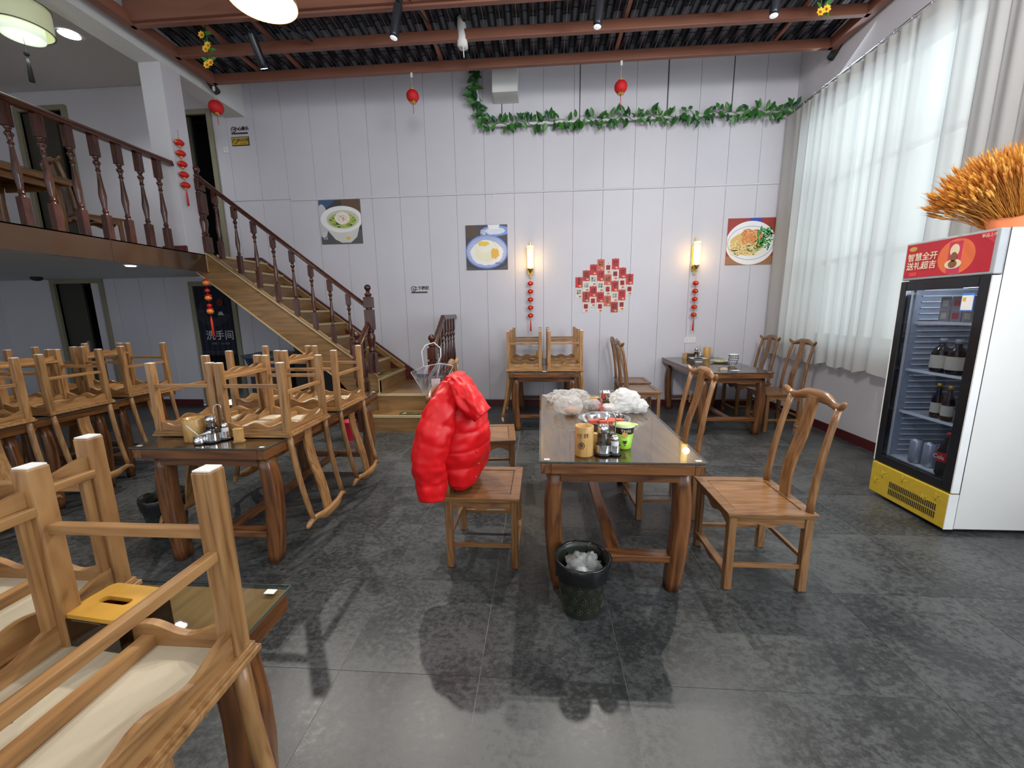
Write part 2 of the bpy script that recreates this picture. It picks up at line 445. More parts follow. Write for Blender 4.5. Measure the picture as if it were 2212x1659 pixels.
for i in range(3):
    for j in range(3):
        MB().box(XR+.10, XR+.105, ys[i]+.05, ys[i+1]-.01, zs[j]+.05, zs[j+1]-.01).build('window_pane', GLASS, win)
w2 = MB()
for y in (-2.0, -.78, .44, 1.69): w2.box(XR+.08, XR+.13, y, y+T*2, .95, 3.86)
for z in (.95, 2.4, 3.80): w2.box(XR+.08, XR+.13, -2.0, 1.75, z, z+T*2)
w2.build('window_unseen', WHITE, kind=S)  # out-of-view window added to let cool light onto the right side
# building across the yard, a pale brick pier seen through the sheer cloth
hb = thing('yard_wall', (7.6, 5.6, 0), 'pale brick building wall seen faintly through the sheer curtain', 'wall')
MB().box(0, .3, -2.5, 2.6, 0, 3.3).build('wall_face', mat('yard_plaster', (.55, .54, .52), .8), hb)
MB().box(-.05, .35, -2.55, 2.65, 3.3, 3.45).build('coping', mat('yard_coping', (.40, .33, .28), .8), hb)

# upper ceiling, ceiling over the mezzanine, beam and pillar
MB().box(-9, XR+.2, -3.2, YB+.1, 5.0, 5.1).build('ceiling', CEIL, kind=S)
MB().box(-9, XM-.28, -3.2, YB, 4.86, 5.0).build('ceiling_upstairs', CEIL, kind=S)
MB().box(XM-.28, XM, -3.2, YB, 4.36, 5.0).build('trim_1', CEIL, kind=S, bev=.004)
pl = MB().box(XM-.27, XM-.005, 4.93, 5.20, ZM+.0, 4.37).build('trim_2', WALLW, kind=S, bev=.004)
MB().box(XM-.30, XM+.0, 4.90, 4.93, ZM, ZM+.07).box(XM-.30, XM-.27, 4.93, 5.20, ZM, ZM+.07).build('plinth', BASEM, pl)
MB().box(-.64, -.30, YB-.32, YB, 4.36, 5.0).build('trim_3', CEIL, kind=S, bev=.004)
# the mezzanine
mz = MB().box(-9, XM-.02, -3.2, 5.2, 2.10, ZM-.012).box(-9, XM-.02, 5.2, YB, 2.10, ZM-.012).build('floor_mezzanine', CEIL, kind=S)
MB().box(-9, XM-.0, -3.2, YB, ZM-.012, ZM).build('mezzanine_flooring', LAM[1], mz)
FAS = mat('fascia_brown_gloss', (.07, .036, .018), .12, .4, var=.12, scale=3)
for k in range(7):
    y = 5.2-1.2*k
    MB().box(XM-.02, XM, y-1.197, y, 2.045, ZM).build('fascia_panel', FAS, mz)
MB().box(XM-.001, XM+.004, -3.2, 5.2, 2.045, 2.052).build('fascia_edge', BLACKM, mz)
# wall end at far left downstairs, and dim rear parts
MB().box(-9.1, -9, -3.2, YB+.16, 0, 5.0).build('wall_left', WALLW, kind=S)
# doors in the back wall
DFR = mat('door_frame_olive', (.26, .24, .16), .4); DLEAF = mat('door_leaf_dark', (.045, .042, .03), .3)
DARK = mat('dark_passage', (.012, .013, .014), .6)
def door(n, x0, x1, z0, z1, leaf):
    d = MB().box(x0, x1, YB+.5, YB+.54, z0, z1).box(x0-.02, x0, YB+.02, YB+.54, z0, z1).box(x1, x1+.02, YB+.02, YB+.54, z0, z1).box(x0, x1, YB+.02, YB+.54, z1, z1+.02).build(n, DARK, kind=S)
    MB().box(x0-.07, x0, YB-.03, YB+.03, z0, z1+.07).box(x1, x1+.07, YB-.03, YB+.03, z0, z1+.07).box(x0, x1, YB-.03, YB+.03, z1, z1+.07).build('door_frame', DFR, d, bev=.004)
    if leaf:
        l = MB().box(leaf[0], leaf[1], YB+.03, YB+.07, z0, z1).build('door_leaf', DLEAF, d, bev=.003)
        h = MB().box(leaf[1]-.10, leaf[1]-.06, YB+.015, YB+.03, (z0+z1)/2-.12, (z0+z1)/2+.08).tube([(leaf[1]-.08, YB+.0, (z0+z1)/2), (leaf[1]-.19, YB+.0, (z0+z1)/2)], .01)
        h.build('door_handle', STEEL, l)
    return d
door('door_1', -7.95, -7.16, 0, 2.03, (-7.94, -7.52))
door('door_2', -5.55, -4.93, 0, 1.95, None)
door('door_3', -5.50, -4.93, ZM, 4.42, (-5.49, -5.24))
door('door_4', -7.95, -7.23, ZM, 4.58, (-7.94, -7.40))

# ------------------------------------------------------------ stairs
RISE, RUN, ZL = .183, .232, .44
st = thing('staircase', (-2.15, 5.7, 0), 'brown laminate staircase with gold nosings rising along the back wall to the mezzanine', 'staircase')
def SP(m, name, mt, par=None, bev=0):
    o = m.build(name, mt, par if par is not None else st, bev=bev)
    if par is None: o.location = (2.15, -5.7, 0)
    return o
def P2(name): return name
YO, YI = 5.20, 6.27
# two lower steps that face the room
for k, (ya, za, zb) in enumerate(((4.82, 0, .22), (5.10, .22, .44))):
    x0_ = -2.19 if k == 0 else -2.15
    r = SP(MB().box(x0_, -1.30, ya, ya+.02, za, zb-.02), 'riser', LAM[0])
    t = SP(MB().box(x0_, -1.30, ya-.008, (5.10 if k == 0 else YI), zb-.02, zb), 'tread', LAM[0])
    SP(MB().box(x0_, -1.30, ya-.013, ya-.004, zb-.026, zb+.002).box(x0_, -1.30, ya-.01, ya+.012, zb, zb+.003), 'nosing', GOLD)
SP(MB().box(-1.32, -1.30, 4.83, YI, 0, .42).box(-2.19, -2.17, 4.83, 5.12, 0, .2), 'side_panel', LAM[1])
for k in range(10):
    x = -2.15-RUN*k; za = ZL+RISE*k; zb = za+RISE
    SP(MB().box(x-.02, x, YO+.05, YI, za, zb-.018), 'riser', LAM[1])
    if k < 9:
        SP(MB().box(x-RUN-.01, x+.008, YO+.05, YI, zb-.018, zb), 'tread', LAM[1])
    SP(MB().box(x+.004, x+.012, YO+.05, YI, zb-.024, zb+.002).box(x-.012, x+.01, YO+.05, YI, zb, zb+.003), 'nosing', GOLD)
def soff(x): return ZL+RISE+(-2.15-x)/RUN*RISE
outer = [(-4.34, 2.285), (-2.19, soff(-2.19)+.02), (-2.15, .60), (-2.15, 0), (-2.24, 0), (-2.72, .62), (-4.50, 2.05), (-4.34, 2.05)]
SP(MB().prism(outer, 1, YO, YO+.05), 'outer_stringer', LAM[0])
for k in range(8):
    za = 1.95-.2*k
    xe = -4.44+(2.0-za)/.79
    if za > .5: SP(MB().box(xe, min(-4.34+(2.285-za)/.787, -2.2), YO-.0012, YO+.001, za, za+.003), 'board_joint', GAPM)
def slat(x0, z0, x1, z1, w, y0, y1): return [(x0, z0), (x1, z1), (x1, z1-w), (x0, z0-w)]
SP(MB().prism(slat(-4.34, 2.30, -2.17, soff(-2.17)+.04, .016, 0, 0), 1, YO-.012, YO+.0), 'gold_edging', GOLD)
SP(MB().prism(slat(-4.34, 2.315, -2.17, soff(-2.17)+.055, .012, 0, 0), 1, YO-.002, YO+.05), 'stringer_cap', LAM[0])
SP(MB().prism(slat(-4.34, 2.315, -2.17, soff(-2.17)+.055, .014, 0, 0), 1, YO+.05, YO+.058), 'gold_edging', GOLD)
SP(MB().prism(slat(-4.50, 2.06, -2.72, .63, .018, 0, 0), 1, YO-.012, YO), 'gold_edging', GOLD)
SP(MB().box(-2.163, -2.15, YO-.012, YO+.05, .44, .62).box(-2.163, -2.15, 5.09, YO, .425, .44), 'gold_edging', GOLD)
SP(MB().box(-4.346, -4.338, YO-.012, YO, 2.05, 2.29), 'gold_edging', GOLD)
inner = [(-4.6, 2.36), (-4.33, 2.36), (-1.98, soff(-1.98)+.075), (-1.98, .44), (-2.15, .44), (-4.33, 2.10), (-4.6, 2.10)]
SP(MB().prism(inner, 1, YI-.02, YI+.02), 'inner_stringer', BASEM)
SP(MB().prism(slat(-4.33, 2.31, -2.15, soff(-2.15)+.035, .10, 0, 0), 1, YI-.03, YI-.02), 'inner_lining', LAM[0])
SP(MB().prism(slat(-4.33, 2.32, -2.15, soff(-2.15)+.045, .014, 0, 0), 1, YI-.036, YI-.016), 'gold_edging', GOLD)
SP(MB().box(-1.98, -1.33, YI-.0, YI+.02, .44, .52), 'landing_skirting', BASEM)
# anti-slip stickers
SIGNB = mat('sticker_black', (.02, .022, .02), .4); SIGNG = mat('sticker_green', (.30, .48, .14), .4)
def sticker(x, y, z, w, d, rz, lab):
    t = thing('step_sticker', (x, y, z), lab, 'sticker', 'warning stickers on the stairs', rz)
    MB().box(-w/2, w/2, -d/2, d/2, 0, .002).build('backing', SIGNB, t)
    MB().prism([(-w*.42, -d*.32), (-w*.16, -d*.32), (-w*.29, d*.36)], 2, .002, .003).build('warning_triangle', SIGNG, t)
    text('lettering', '小心台阶', d*.42, SIGNG, t, (w*.14, d*.06, .0022), (0, 0, 0), .0004)
    text('small_lettering', 'Mind your step', d*.16, SIGNG, t, (w*.14, -d*.26, .0022), (0, 0, 0), .0004)
sticker(-1.66, 4.93, .2235, .27, .12, 0, 'black and green mind-the-step sticker on the lowest stair')
sticker(-2.31, 5.66, .627, .09, .26, 0, 'green sticker on the first tread above the landing')
sticker(-3.01, 5.60, 1.176, .09, .2, 0, 'green sticker on a tread half way up the stairs')

# balusters (turned)
def turned(m, h, r=.027, at=(0, 0, 0), foot=.22, head=.16, cut=0):
    x, y, z = at
    m.box(x-r, x+r, y-r, y+r, z-.02, z+foot)
    m.box(x-r, x+r, y-r, y+r, z+h-head, z+h)
    L = h-head-foot
    prof = [(.9, 0), (.55, .03), (.85, .06), (.6, .09), (.62, .13), (.95, .30), (.98, .36), (.72, .52), (.5, .70), (.46, .74), (.75, .765), (.48, .79), (.62, .85), (.95, .885), (1.0, .90), (.6, .93), (.5, .95), (.8, .975), (.85, 1)]
    m.lathe([(r*a*1.05, z+foot+L*b) for a, b in prof], 12, (x, y, 0))
def newel(par, x, y, z, h, ballr=.05, foot=.25, loc=(0, 0, 0)):
    n = MB(); r = .052
    n.box(x-r, x+r, y-r, y+r, z, z+foot)
    n.lathe([(r*a, z+foot+b*(h-.50-foot)) for a, b in ((1, 0), (.65, .06), (1, .12), (.7, .2), (.75, .3), (1.05, .62), (1.0, .75), (.7, .88), (.95, .94), (.9, 1))], 16, (x, y, 0))
    n.box(x-r, x+r, y-r, y+r, z+h-.50, z+h-.24)
    n.box(x-r, x+r, y-r, y+r, z+h-.22, z+h-.08)
    n.lathe([(r*.8, z+h-.24), (r*.8, z+h-.22)], 16, (x, y, 0))
    n.lathe([(r*.95, z+h-.08), (r*.6, z+h-.07), (r*.9, z+h-.055), (r*.9, z+h-.04), (r*.5, z+h-.03), (r*.5, z+h-.015)], 16, (x, y, 0))
    o = n.build('newel_post', DK[2], par, loc, bev=.004)
    MB().lathe([(.02, -.02)]+[(ballr*math.sin(a), ballr*.9-ballr*math.cos(a)) for a in [PI*k/10 for k in range(2, 11)]], 16, (x, y, z+h)).build('ball_finial', DK[2], o)
    return o
YR = YO+.03
sr = thing('stair_railing', (-2.2, YR, 0), 'dark mahogany railing with turned balusters along the outer edge of the long flight', 'railing', 'turned mahogany railings')
off = (2.2, -YR, 0)
def rail(m, a, b, w=.03, h=.024):
    a, b = Vector(a), Vector(b); d = (b-a).normalized(); sd = Vector((0, 0, 1)).cross(d).normalized(); u = d.cross(sd)
    pr = [(-w, -h), (w, -h), (w, -h*.3), (w*.75, h*.2), (w*.85, h*.6), (w*.5, h), (-w*.5, h), (-w*.85, h*.6), (-w*.75, h*.2), (-w, -h*.3)]
    m.loft([[a+sd*p+u*q for p, q in pr], [b+sd*p+u*q for p, q in pr]], True, False)
def hz(x): return soff(x)+.87
rm = MB(); rail(rm, (-4.36, YR, hz(-4.36)), (-2.24, YR, hz(-2.24))); rm.build('handrail', DK[0], sr, off)
for k in range(8):
    x = -2.50-.235*k
    bm = MB(); b0 = soff(x)+.035; turned(bm, hz(x)-.03-b0, .026, (x, YR, b0), .20, .14); bm.build('baluster', DK[2], sr, off, bev=.002)
newel(sr, -2.23, YR, soff(-2.23)+.02, 1.07, .042, .26, off)
newel(sr, -4.34, YR+.0, 2.29, .98, .042, .2, off)
sl = thing('stair_railing', (-2.26, 4.87, 0), 'short mahogany railing sloping down from the tall newel post beside the landing', 'railing', 'turned mahogany railings')
off = (2.26, -4.87, 0)
newel(sl, -2.26, 4.87, 0, 1.19, .042, .5, off)
rm = MB(); rail(rm, (-2.245, 5.20, 1.36), (-2.26, 4.90, 1.10), .03, .03); rm.build('handrail', DK[1], sl, off)
bm = MB(); turned(bm, .80, .026, (-2.25, 5.04, .40), .22, .14); bm.build('baluster', DK[2], sl, off, bev=.002)
s2 = thing('stair_railing', (-1.33, 4.9, 0), 'mahogany railing between the landing and the room with a ball topped post', 'railing', 'turned mahogany railings')
off = (1.33, -4.9, 0)
newel(s2, -1.33, 4.90, 0, 1.14, .045, .4, off)
rm = MB(); rail(rm, (-1.33, 4.93, 1.07), (-1.33, 5.52, 1.42), .032, .03); rail(rm, (-1.33, 5.51, 1.42), (-1.33, YB, 1.42), .032, .03); rm.build('handrail', DK[1], s2, off)
for k in range(7):
    y = 5.08+.18*k; top = min(1.40, 1.05+(y-4.93)*.59)-.01
    bm = MB(); turned(bm, top-.44, .024, (-1.33, y, .44), .2, .16); bm.build('baluster', DK[2], s2, off, bev=.002)
mr = thing('mezzanine_railing', (XM-.05, 4.9, ZM), 'dark mahogany railing with turned balusters along the mezzanine edge', 'railing', 'turned mahogany railings')
off = (-(XM-.05), -4.9, -ZM)
rm = MB(); rail(rm, (XM-.05, -1, 3.28), (XM-.05, 4.95, 3.28), .035, .03); rm.build('handrail', DK[1], mr, off)
for k in range(22):
    bm = MB(); turned(bm, .98, .03, (XM-.06, 4.74-.226*k, ZM), .24, .19); bm.build('baluster', DK[2], mr, off, bev=.002)

# ------------------------------------------------------------ timber canopy with dark tiles
ZR = 4.41
cn = thing('timber_canopy', (-.35, 5.0, ZR), 'brown timber canopy frame with dark glazed tiles hung under the ceiling', 'canopy')
co = (.35, -5.0, -ZR)
XL, XRR = -4.18, 3.36
for y in (5.56, 5.02, 4.50, 1.2):
    MB().box(XL, XRR, y-.06, y, ZR, ZR+.10).build('beam', BM[0], cn, co, bev=.004)
for x in (XL, XRR):
    MB().box(x-.05, x+.05, -.6, 5.56, ZR, ZR+.11).build('beam', BM[1], cn, co, bev=.004)
for x in (-3.55, -3.0, -1.2, .9, 2.7):
    MB().box(x-.02, x+.02, 4.44, 5.5, ZR+.10, ZR+.13).build('rafter', BM[1], cn, co)
MB().box(XL, XRR, 4.40, 4.44, ZR+.02, ZR+.25).build('trim_board', BM[0], cn, co)
TILE = mat('tile_blueblack', (.010, .012, .020), .3, .5, var=.3, scale=10)
tm = MB()
prof = [(-.088, .0), (-.06, -.004), (-.045, .0), (-.04, .02), (-.03, .035), (-.012, .045), (.012, .045), (.03, .035), (.04, .02), (.045, 0), (.06, -.004), (.088, 0)]
prof = [(x, z*1.15) for x, z in prof]
ta = [(x, 0, z) for x, z in prof]+[(x, .20, z-.012) for x, z in prof]
n = len(prof); tm.add(ta, [(i, i+1, n+i+1, n+i) for i in range(n-1)], True)
tm.add([(x, 0, z) for x, z in prof]+[(x, 0, z+.012) for x, z in prof], [(i+1, i, n+i, n+i+1) for i in range(n-1)])
tme = None
for i in range(42):
    for j in range(7):
        x = XL+.09+.1785*i; y = 5.61-.19*j
        loc = (x+co[0], y-.10+co[1], ZR+.115+.016*j+co[2]+.0)
        if tme is None: tme = tm.build('roof_tile', TILE, cn, loc).data
        else: link('roof_tile', tme, cn, loc)
for x in (XL-.06, XRR+.07):
    MB().tube([(x, 5.52, ZR+.06), (x, 5.60, ZR-.0), (x, 5.66, ZR-.03)], .045, 10).build('end_bracket', BLACK, cn, co)

# ------------------------------------------------------------ curtain on its rod
cu = thing('sheer_curtain', (XR-.09, 4.3, 4.03), 'long white sheer curtain hanging in folds before the big window', 'curtain')
co = (-(XR-.09), -4.3, -4.03)
ny, nz = 420, 14
vs = []; fs = []
for j in range(nz+1):
    v = j/nz
    for i in range(ny+1):
        u = i/ny; y = 2.6+3.66*u
        ph = 2*PI*(u*19.0+.55*math.sin(u*9)+.3*math.sin(u*23))
        amp = (.030+.034*v)*(1+.35*math.sin(u*17+1))
        x = XR-.115+amp*math.sin(ph)+.014*math.sin(ph*2.1+v*1.2)
        z0 = .82+.045*math.sin(ph*.5+1)
        vs.append((x, y+.02*math.cos(ph)*(1+v), 4.0-(4.0-z0)*v))
for j in range(nz):
    for i in range(ny):
        a = j*(ny+1)+i; fs.append((a, a+1, a+ny+2, a+ny+1))
MB().add(vs, fs, True).build('cloth', CURT, cu, co)
vs = [(x, y, z) for x, y, z in vs[:ny+1]]+[(x, y, 3.90) for x, y, z in vs[:ny+1]]
MB().add([(x-.003, y, z) for x, y, z in vs], [(i, i+1, ny+2+i, ny+1+i) for i in range(ny)], True).build('heading_tape', CURT, cu, co)
MB().tube([(XR-.10, 1.9, 4.04), (XR-.10, YB-.04, 4.04)], .014, 10).build('rod', CHROME, cu, co)
for k in range(19):
    MB().tube([(XR-.10+.022*math.cos(a), 2.7+.19*k, 4.035+.022*math.sin(a)) for a in [2*PI*q/10 for q in range(11)]], .0035, 5).build('ring', STEEL, cu, co)
# ------------------------------------------------------------ chairs
INKP = mat('pencil_grey', (.10, .09, .08), .7)
def wav(n, f): return [f(i/n) for i in range(n+1)]
def make_chair(M, loc, rot, label, group):
    t = thing('yokeback_chair', loc, label, 'chair', group, rot)
    W, D = .24, .225
    sf = MB()
    for za, zb, q in ((.436, .45, 0), (.422, .436, .007)):
        w_, d_ = W-q, D-q
        a = .055
        sf.prism([(-w_, -d_), (w_, -d_), (w_-a, -d_+a), (-w_+a, -d_+a)], 2, za, zb)
        sf.prism([(w_, -d_), (w_, d_), (w_-a, d_-a), (w_-a, -d_+a)], 2, za, zb)
        sf.prism([(w_, d_), (-w_, d_), (-w_+a, d_-a), (w_-a, d_-a)], 2, za, zb)
        sf.prism([(-w_, d_), (-w_, -d_), (-w_+a, -d_+a), (-w_+a, d_-a)], 2, za, zb)
    seat = sf.build('seat', M[1], t, bev=.002)
    MB().box(-W+.059, W-.059, -D+.059, D-.059, .430, .4465).build('seat_panel', M[1], seat, bev=.0015)
    MB().box(-W+.05, W-.05, -D+.05, D-.05, .428, .440).build('groove', DK[0], seat)
    ub = MB().box(-W+.03, W-.03, -D+.03, D-.03, .4185, .4345).build('underside_board', PALE[0], t)
    ub['label'] = 'pale unfinished board under the seat'
    MB().box(-W+.03, W-.03, -.014, .014, .392, .419).build('underside_batten', M[0], t)
    for x in (-1, 1):
        for y in (-1, 1):
            lg = MB().box(x*.207-.02, x*.207+.02, y*.192-.02, y*.192+.02, 0, .424).build('leg', M[2], t, bev=.004)
            MB().box(x*.207-.017, x*.207+.017, y*.192-.017, y*.192+.017, -.003, 0).build('felt_pad', PAPER, lg)
    N = 24
    def h(u): return .422-(.046+.013*math.cos(4*PI*u))
    for y in (-.196, .196):
        m = MB(); xs = wav(N, lambda u: -.188+.376*u)
        m.strip([(x, .424) for x in xs], [(x, h(i/N)) for i, x in enumerate(xs)], 1, y-.008, y+.008); m.build('apron', M[0], t)
    for x in (-.211, .211):
        m = MB(); xs = wav(N, lambda u: -.173+.346*u)
        m.strip([(q, .424) for q in xs], [(q, h(i/N)) for i, q in enumerate(xs)], 0, x-.008, x+.008); m.build('apron', M[1], t)
    for x in (-.178, .178):
        MB().box(x-.010, x+.010, .189, .201, .085, .375).build('side_strip', M[2], t)
    MB().box(-.19, .19, .172, .216, .082, .104).build('footrest', M[0], t, bev=.003)
    m = MB(); xs = wav(N, lambda u: -.188+.376*u)
    m.strip([(x, .083) for x in xs], [(x, .083-(.026+.010*math.cos(4*PI*i/N))) for i, x in enumerate(xs)], 1, .190, .202); m.build('footrest_bracket', M[0], t)
    for x in (-.207, .207): MB().box(x-.010, x+.010, -.175, .175, .128, .150).build('stretcher', M[1], t, bev=.002)
    MB().box(-.19, .19, -.203, -.183, .172, .194).build('stretcher', M[0], t, bev=.002)
    def py(z):   # lean of the back
        k = max(0, (z-.45)/.52); return -.196-.030*k-.050*k*k
    for x in (-1, 1):
        zs = [.445, .52, .6, .68, .76, .85, .93, 1.0]
        MB().tube([(x*(.205-.012*(z-.45)/.52), py(z), z) for z in zs], [.019, .0185, .018, .018, .0175, .017, .017, .017], 10).build('back_post', M[2], t)
    zs = [.447+.575*i/14 for i in range(15)]
    pts = [(py(z)+.008+.013*math.sin(2*PI*(z-.447)/.55)*.9, z) for z in zs]
    m = MB()
    for i in range(14):
        pass
    m.strip([(a+.007, z) for a, z in pts], [(a-.007, z) for a, z in pts], 0, -.042, .042)
    sp = m.build('splat', M[2], t)
    # crest rail: oxbow with lifted, knobbed ends
    stn = [(-.262, .012, 1.008, .006), (-.257, .013, 1.006, .013), (-.245, .010, .998, .018), (-.225, .004, .984, .0185), (-.20, 0, .976, .0185), (-.17, -.004, .976, .020), (-.135, -.010, .985, .025), (-.10, -.014, .995, .030), (-.06, -.016, .999, .033), (0, -.017, 1.0, .034)]
    stn = stn+[(-a, b, c, d) for a, b, c, d in reversed(stn[:-1])]
    rings = []
    for x, dy, z, r in stn:
        ry = r*(.62 if abs(x) < .15 else (.75 if abs(x) < .19 else .95))
        rings.append([(x*.94, py(1.01)+.002+dy+math.sin(2*PI*k/12)*ry, z+.024+math.cos(2*PI*k/12)*r) for k in range(12)])
    MB().loft(rings).build('crest_rail', M[0], t)
    # carved seal characters on the splat
    cv = text('carving', '富\n贵', .045, M[0], sp, (0, py(.83)+.020+.0215, .84), (PI/2-.10, 0, PI), .0006)
    return t

FACE_L = PI/2      # front towards -X
FACE_R = -PI/2
G1 = 'upright chairs around the dining tables'
ch0 = make_chair(CH, (1.195, 2.255, 0), FACE_L, 'yokeback chair standing clear of the table at right front, whole seat in view', G1)
def up(x, y, rot, lab, s=1.0):
    dup(ch0, (x, y, 0), rot, lab, G1).scale = (1, 1, s)
up(.890, 2.985, FACE_L+.03, 'yokeback chair pushed under the right side of the long glass-topped table', 1.02)
up(-.345, 2.375, FACE_R, 'yokeback chair with a red padded jacket over its back')
up(-.445, 3.33, FACE_R+.10, 'yokeback chair standing just behind the chair with the red jacket', 1.05)
up(2.90, 5.16, FACE_L+.02, 'yokeback chair by the window, nearer one on the right of the corner table', 1.05)
up(2.89, 5.86, FACE_L, 'yokeback chair by the window, farther one in the room corner', 1.055)
up(1.285, 5.30, FACE_R, 'yokeback chair on the left of the corner table, nearer of two', 1.05)
up(1.33, 5.96, FACE_R-.02, 'yokeback chair on the left of the corner table, near the back wall', 1.05)

G2 = 'chairs upturned on the tables'
INV_R = (PI, 0, -PI/2)    # back hangs off the right edge
INV_L = (PI, 0, PI/2)
def zt(s): return .7668+.45*s
chl = make_chair(CHL, (-.848, .505, zt(.97)), INV_R, 'upturned chair closest to the camera on the near left table, pale underside up', G2)
chl.scale = (1, 1, .97)
def inv(x, y, rot, lab, s=1.0):
    dup(chl, (x, y, zt(s)), rot, lab, G2).scale = (1, 1, s)
inv(-1.335, .70, INV_L, 'upturned chair on the left half of the near left table, cut by the photo edge', .97)
inv(-1.725, 2.475, INV_R, 'upturned chair on the right edge of the middle left table, nearer one')
inv(-1.735, 3.125, INV_R, 'upturned chair on the right edge of the middle left table, nearer the stairs', 1.02)
inv(-2.175, 2.49, INV_L, 'upturned chair on the left edge of the middle left table, behind the bamboo cup')
inv(-2.185, 3.14, INV_L, 'upturned chair at the far left corner of the middle left table', 1.02)
inv(-3.845, 2.345, INV_R, 'upturned chair on the nearest of the three small tables at far left, right side', 1.02)
inv(-3.915, 2.955, INV_R, 'upturned chair on the middle of the three small tables at far left, right side', 1.025)
inv(-3.980, 3.615, INV_R, 'upturned chair on the farthest of the three small tables at left, right side', 1.03)
inv(-4.305, 2.345, INV_L, 'upturned chair on the nearest of the small tables at far left, left side', 1.02)
inv(-4.375, 2.955, INV_L, 'upturned chair on the middle of the small tables at far left, left side', 1.025)
inv(-4.445, 3.615, INV_L, 'upturned chair on the farthest of the small tables at left, left side', 1.03)
inv(-.198, 5.10, INV_L, 'upturned chair front left on the table against the back wall', 1.08)
inv(.292, 5.10, INV_R, 'upturned chair front right on the table against the back wall', 1.08)
inv(-.198, 5.76, INV_L, 'upturned chair rear left on the table against the back wall', 1.08)
inv(.292, 5.76, INV_R, 'upturned chair rear right on the table against the back wall', 1.08)
# second row beyond, only the chair legs show
for y in (2.5, 3.3):
    inv(-5.62, y, INV_R, 'upturned chair far back under the mezzanine, %s one at the left edge' % ('nearer' if y < 3 else 'farther'), 1.03)
# upstairs
dup(ch0, (-5.62, 5.0, ZM), FACE_L+PI+1.2, 'yokeback chair upstairs behind the mezzanine balusters', 'chairs upstairs')

MB().tube([(.10+.03*math.cos(a), -.06+.035*math.sin(a), .4178) for a in [1.2+1.6*k/8 for k in range(9)]], .0022, 4).build('red_mark', RED, chl)
MB().tube([(-.03+.012*math.sin(k*.9), .085+.006*k, .4180) for k in range(12)], .0007, 4).build('pencil_squiggle', INKP, chl)

# ------------------------------------------------------------ tables
def make_table(x, y, L, W, label, M=TB, H=.755, glass=True, z=0, light=False):
    t = thing('dining_table', (x, y, z), label, 'table', 'dark wood dining tables')
    w, l = W/2, L/2
    top = MB().box(-w, w, -l, l, H-.008, H).build('tabletop', (TBL if light else TB)[1], t, bev=.002)
    e = .0
    for sx in (-1, 1):
        MB().box(min(sx*w, sx*(w-.05)), max(sx*w, sx*(w-.05)), -l, l, H-.062, H-.008).build('edge_rail', M[1], t, bev=.004)
        MB().box(-w+.05, w-.05, min(sx*l, sx*(l-.05)), max(sx*l, sx*(l-.05)), H-.062, H-.008).build('edge_rail', M[0], t, bev=.004)
    for sx in (-1, 1):
        for sy in (-1, 1):
            cx, cy = sx*(w-.085), sy*(l-.115)
            rings = []
            for z_, bow, hw, hd in ((0, -.010, .040, .046), (.06, -.004, .047, .049), (.2, .010, .051, .05), (.38, .022, .053, .05), (.5, .022, .051, .05), (.6, .012, .047, .05), (H-.06, .0, .044, .05)):
                q = []
                for k in range(16):
                    a = 2*PI*k/16+.2
                    c, s_ = math.cos(a), math.sin(a)
                    c = math.copysign(abs(c)**.55, c); s_ = math.copysign(abs(s_)**.55, s_)
                    q.append((cx+sx*bow+c*hw*.88*(.75 if L < 1 else 1), cy+s_*hd*(.6 if L < 1 else 1), z_))
                rings.append(q)
            MB().loft(rings).build('leg', M[2], t)
    for sy in (-1, 1):
        yy = sy*(l-.115)
        MB().box(-w+.10, w-.10, yy+sy*.045-.012, yy+sy*.045+.012, H-.125, H-.06).build('apron', M[0], t, bev=.003)
        MB().box(-w+.08, w-.08, yy-.035, yy+.035, .165, .205).build('cross_stretcher', M[0], t, bev=.005)
    for sx in (-1, 1):
        MB().box(sx*(w-.09)-.012, sx*(w-.09)+.012, -l+.13, l-.13, H-.125, H-.06).build('apron', M[1], t, bev=.003)
    MB().box(-.035, .035, -l+.13, l-.13, .17, .20).build('long_stretcher', M[1], t, bev=.005)
    if glass:
        g = MB().box(-w-.008, w+.008, -l-.008, l+.008, H+.001, H+.008).build('glass_sheet', GLASS, t)
        b = .004
        MB().box(-w-.0085, w+.0085, -l-.0086, -l-.0078, H+.001, H+.0075).box(-w-.0085, w+.0085, l+.0078, l+.0086, H+.001, H+.0075).box(-w-.0086, -w-.0078, -l-.008, l+.008, H+.001, H+.0075).box(w+.0078, w+.0086, -l-.008, l+.008, H+.001, H+.0075).build('glass_edge', GEDGE, g)
        for sx in (-1, 1):
            MB().box(sx*(w-.03)-.014, sx*(w-.03)+.014, -l+.012, -l+.03, H+.0082, H+.0088).build('corner_sticker', PAPER, g)
            MB().box(sx*(w-.03)-.014, sx*(w-.03)+.014, l-.03, l-.012, H+.0082, H+.0088).build('corner_sticker', PAPER, g)
    return t
make_table(.40, 2.72, 1.60, .80, 'long dark wood table with glass top in the middle, holding bags, basin and noodle cup')
make_table(-1.94, 2.86, 1.60, .80, 'dark wood table with glass top in the left middle carrying four upturned chairs')
make_table(-1.10, .15, 1.60, .80, 'brown table with glass top at the lower left under the closest upturned chairs', light=True)
for x, y, q in ((-4.085, 2.285, 'nearest'), (-4.15, 2.93, 'middle'), (-4.215, 3.565, 'farthest')):
    make_table(x, y, .62, .86, 'small table at far left under the mezzanine edge, %s of three in line' % q)
make_table(.04, 5.53, 1.36, .84, 'dark wood table against the back wall under the left wall lamp with four upturned chairs')
make_table(2.24, 5.50, 1.52, .80, 'dark wood corner table by the window with stacked bowls and dishes')
make_table(-5.9, 2.9, 1.4, .80, 'table far back under the mezzanine at the left edge of the photo')
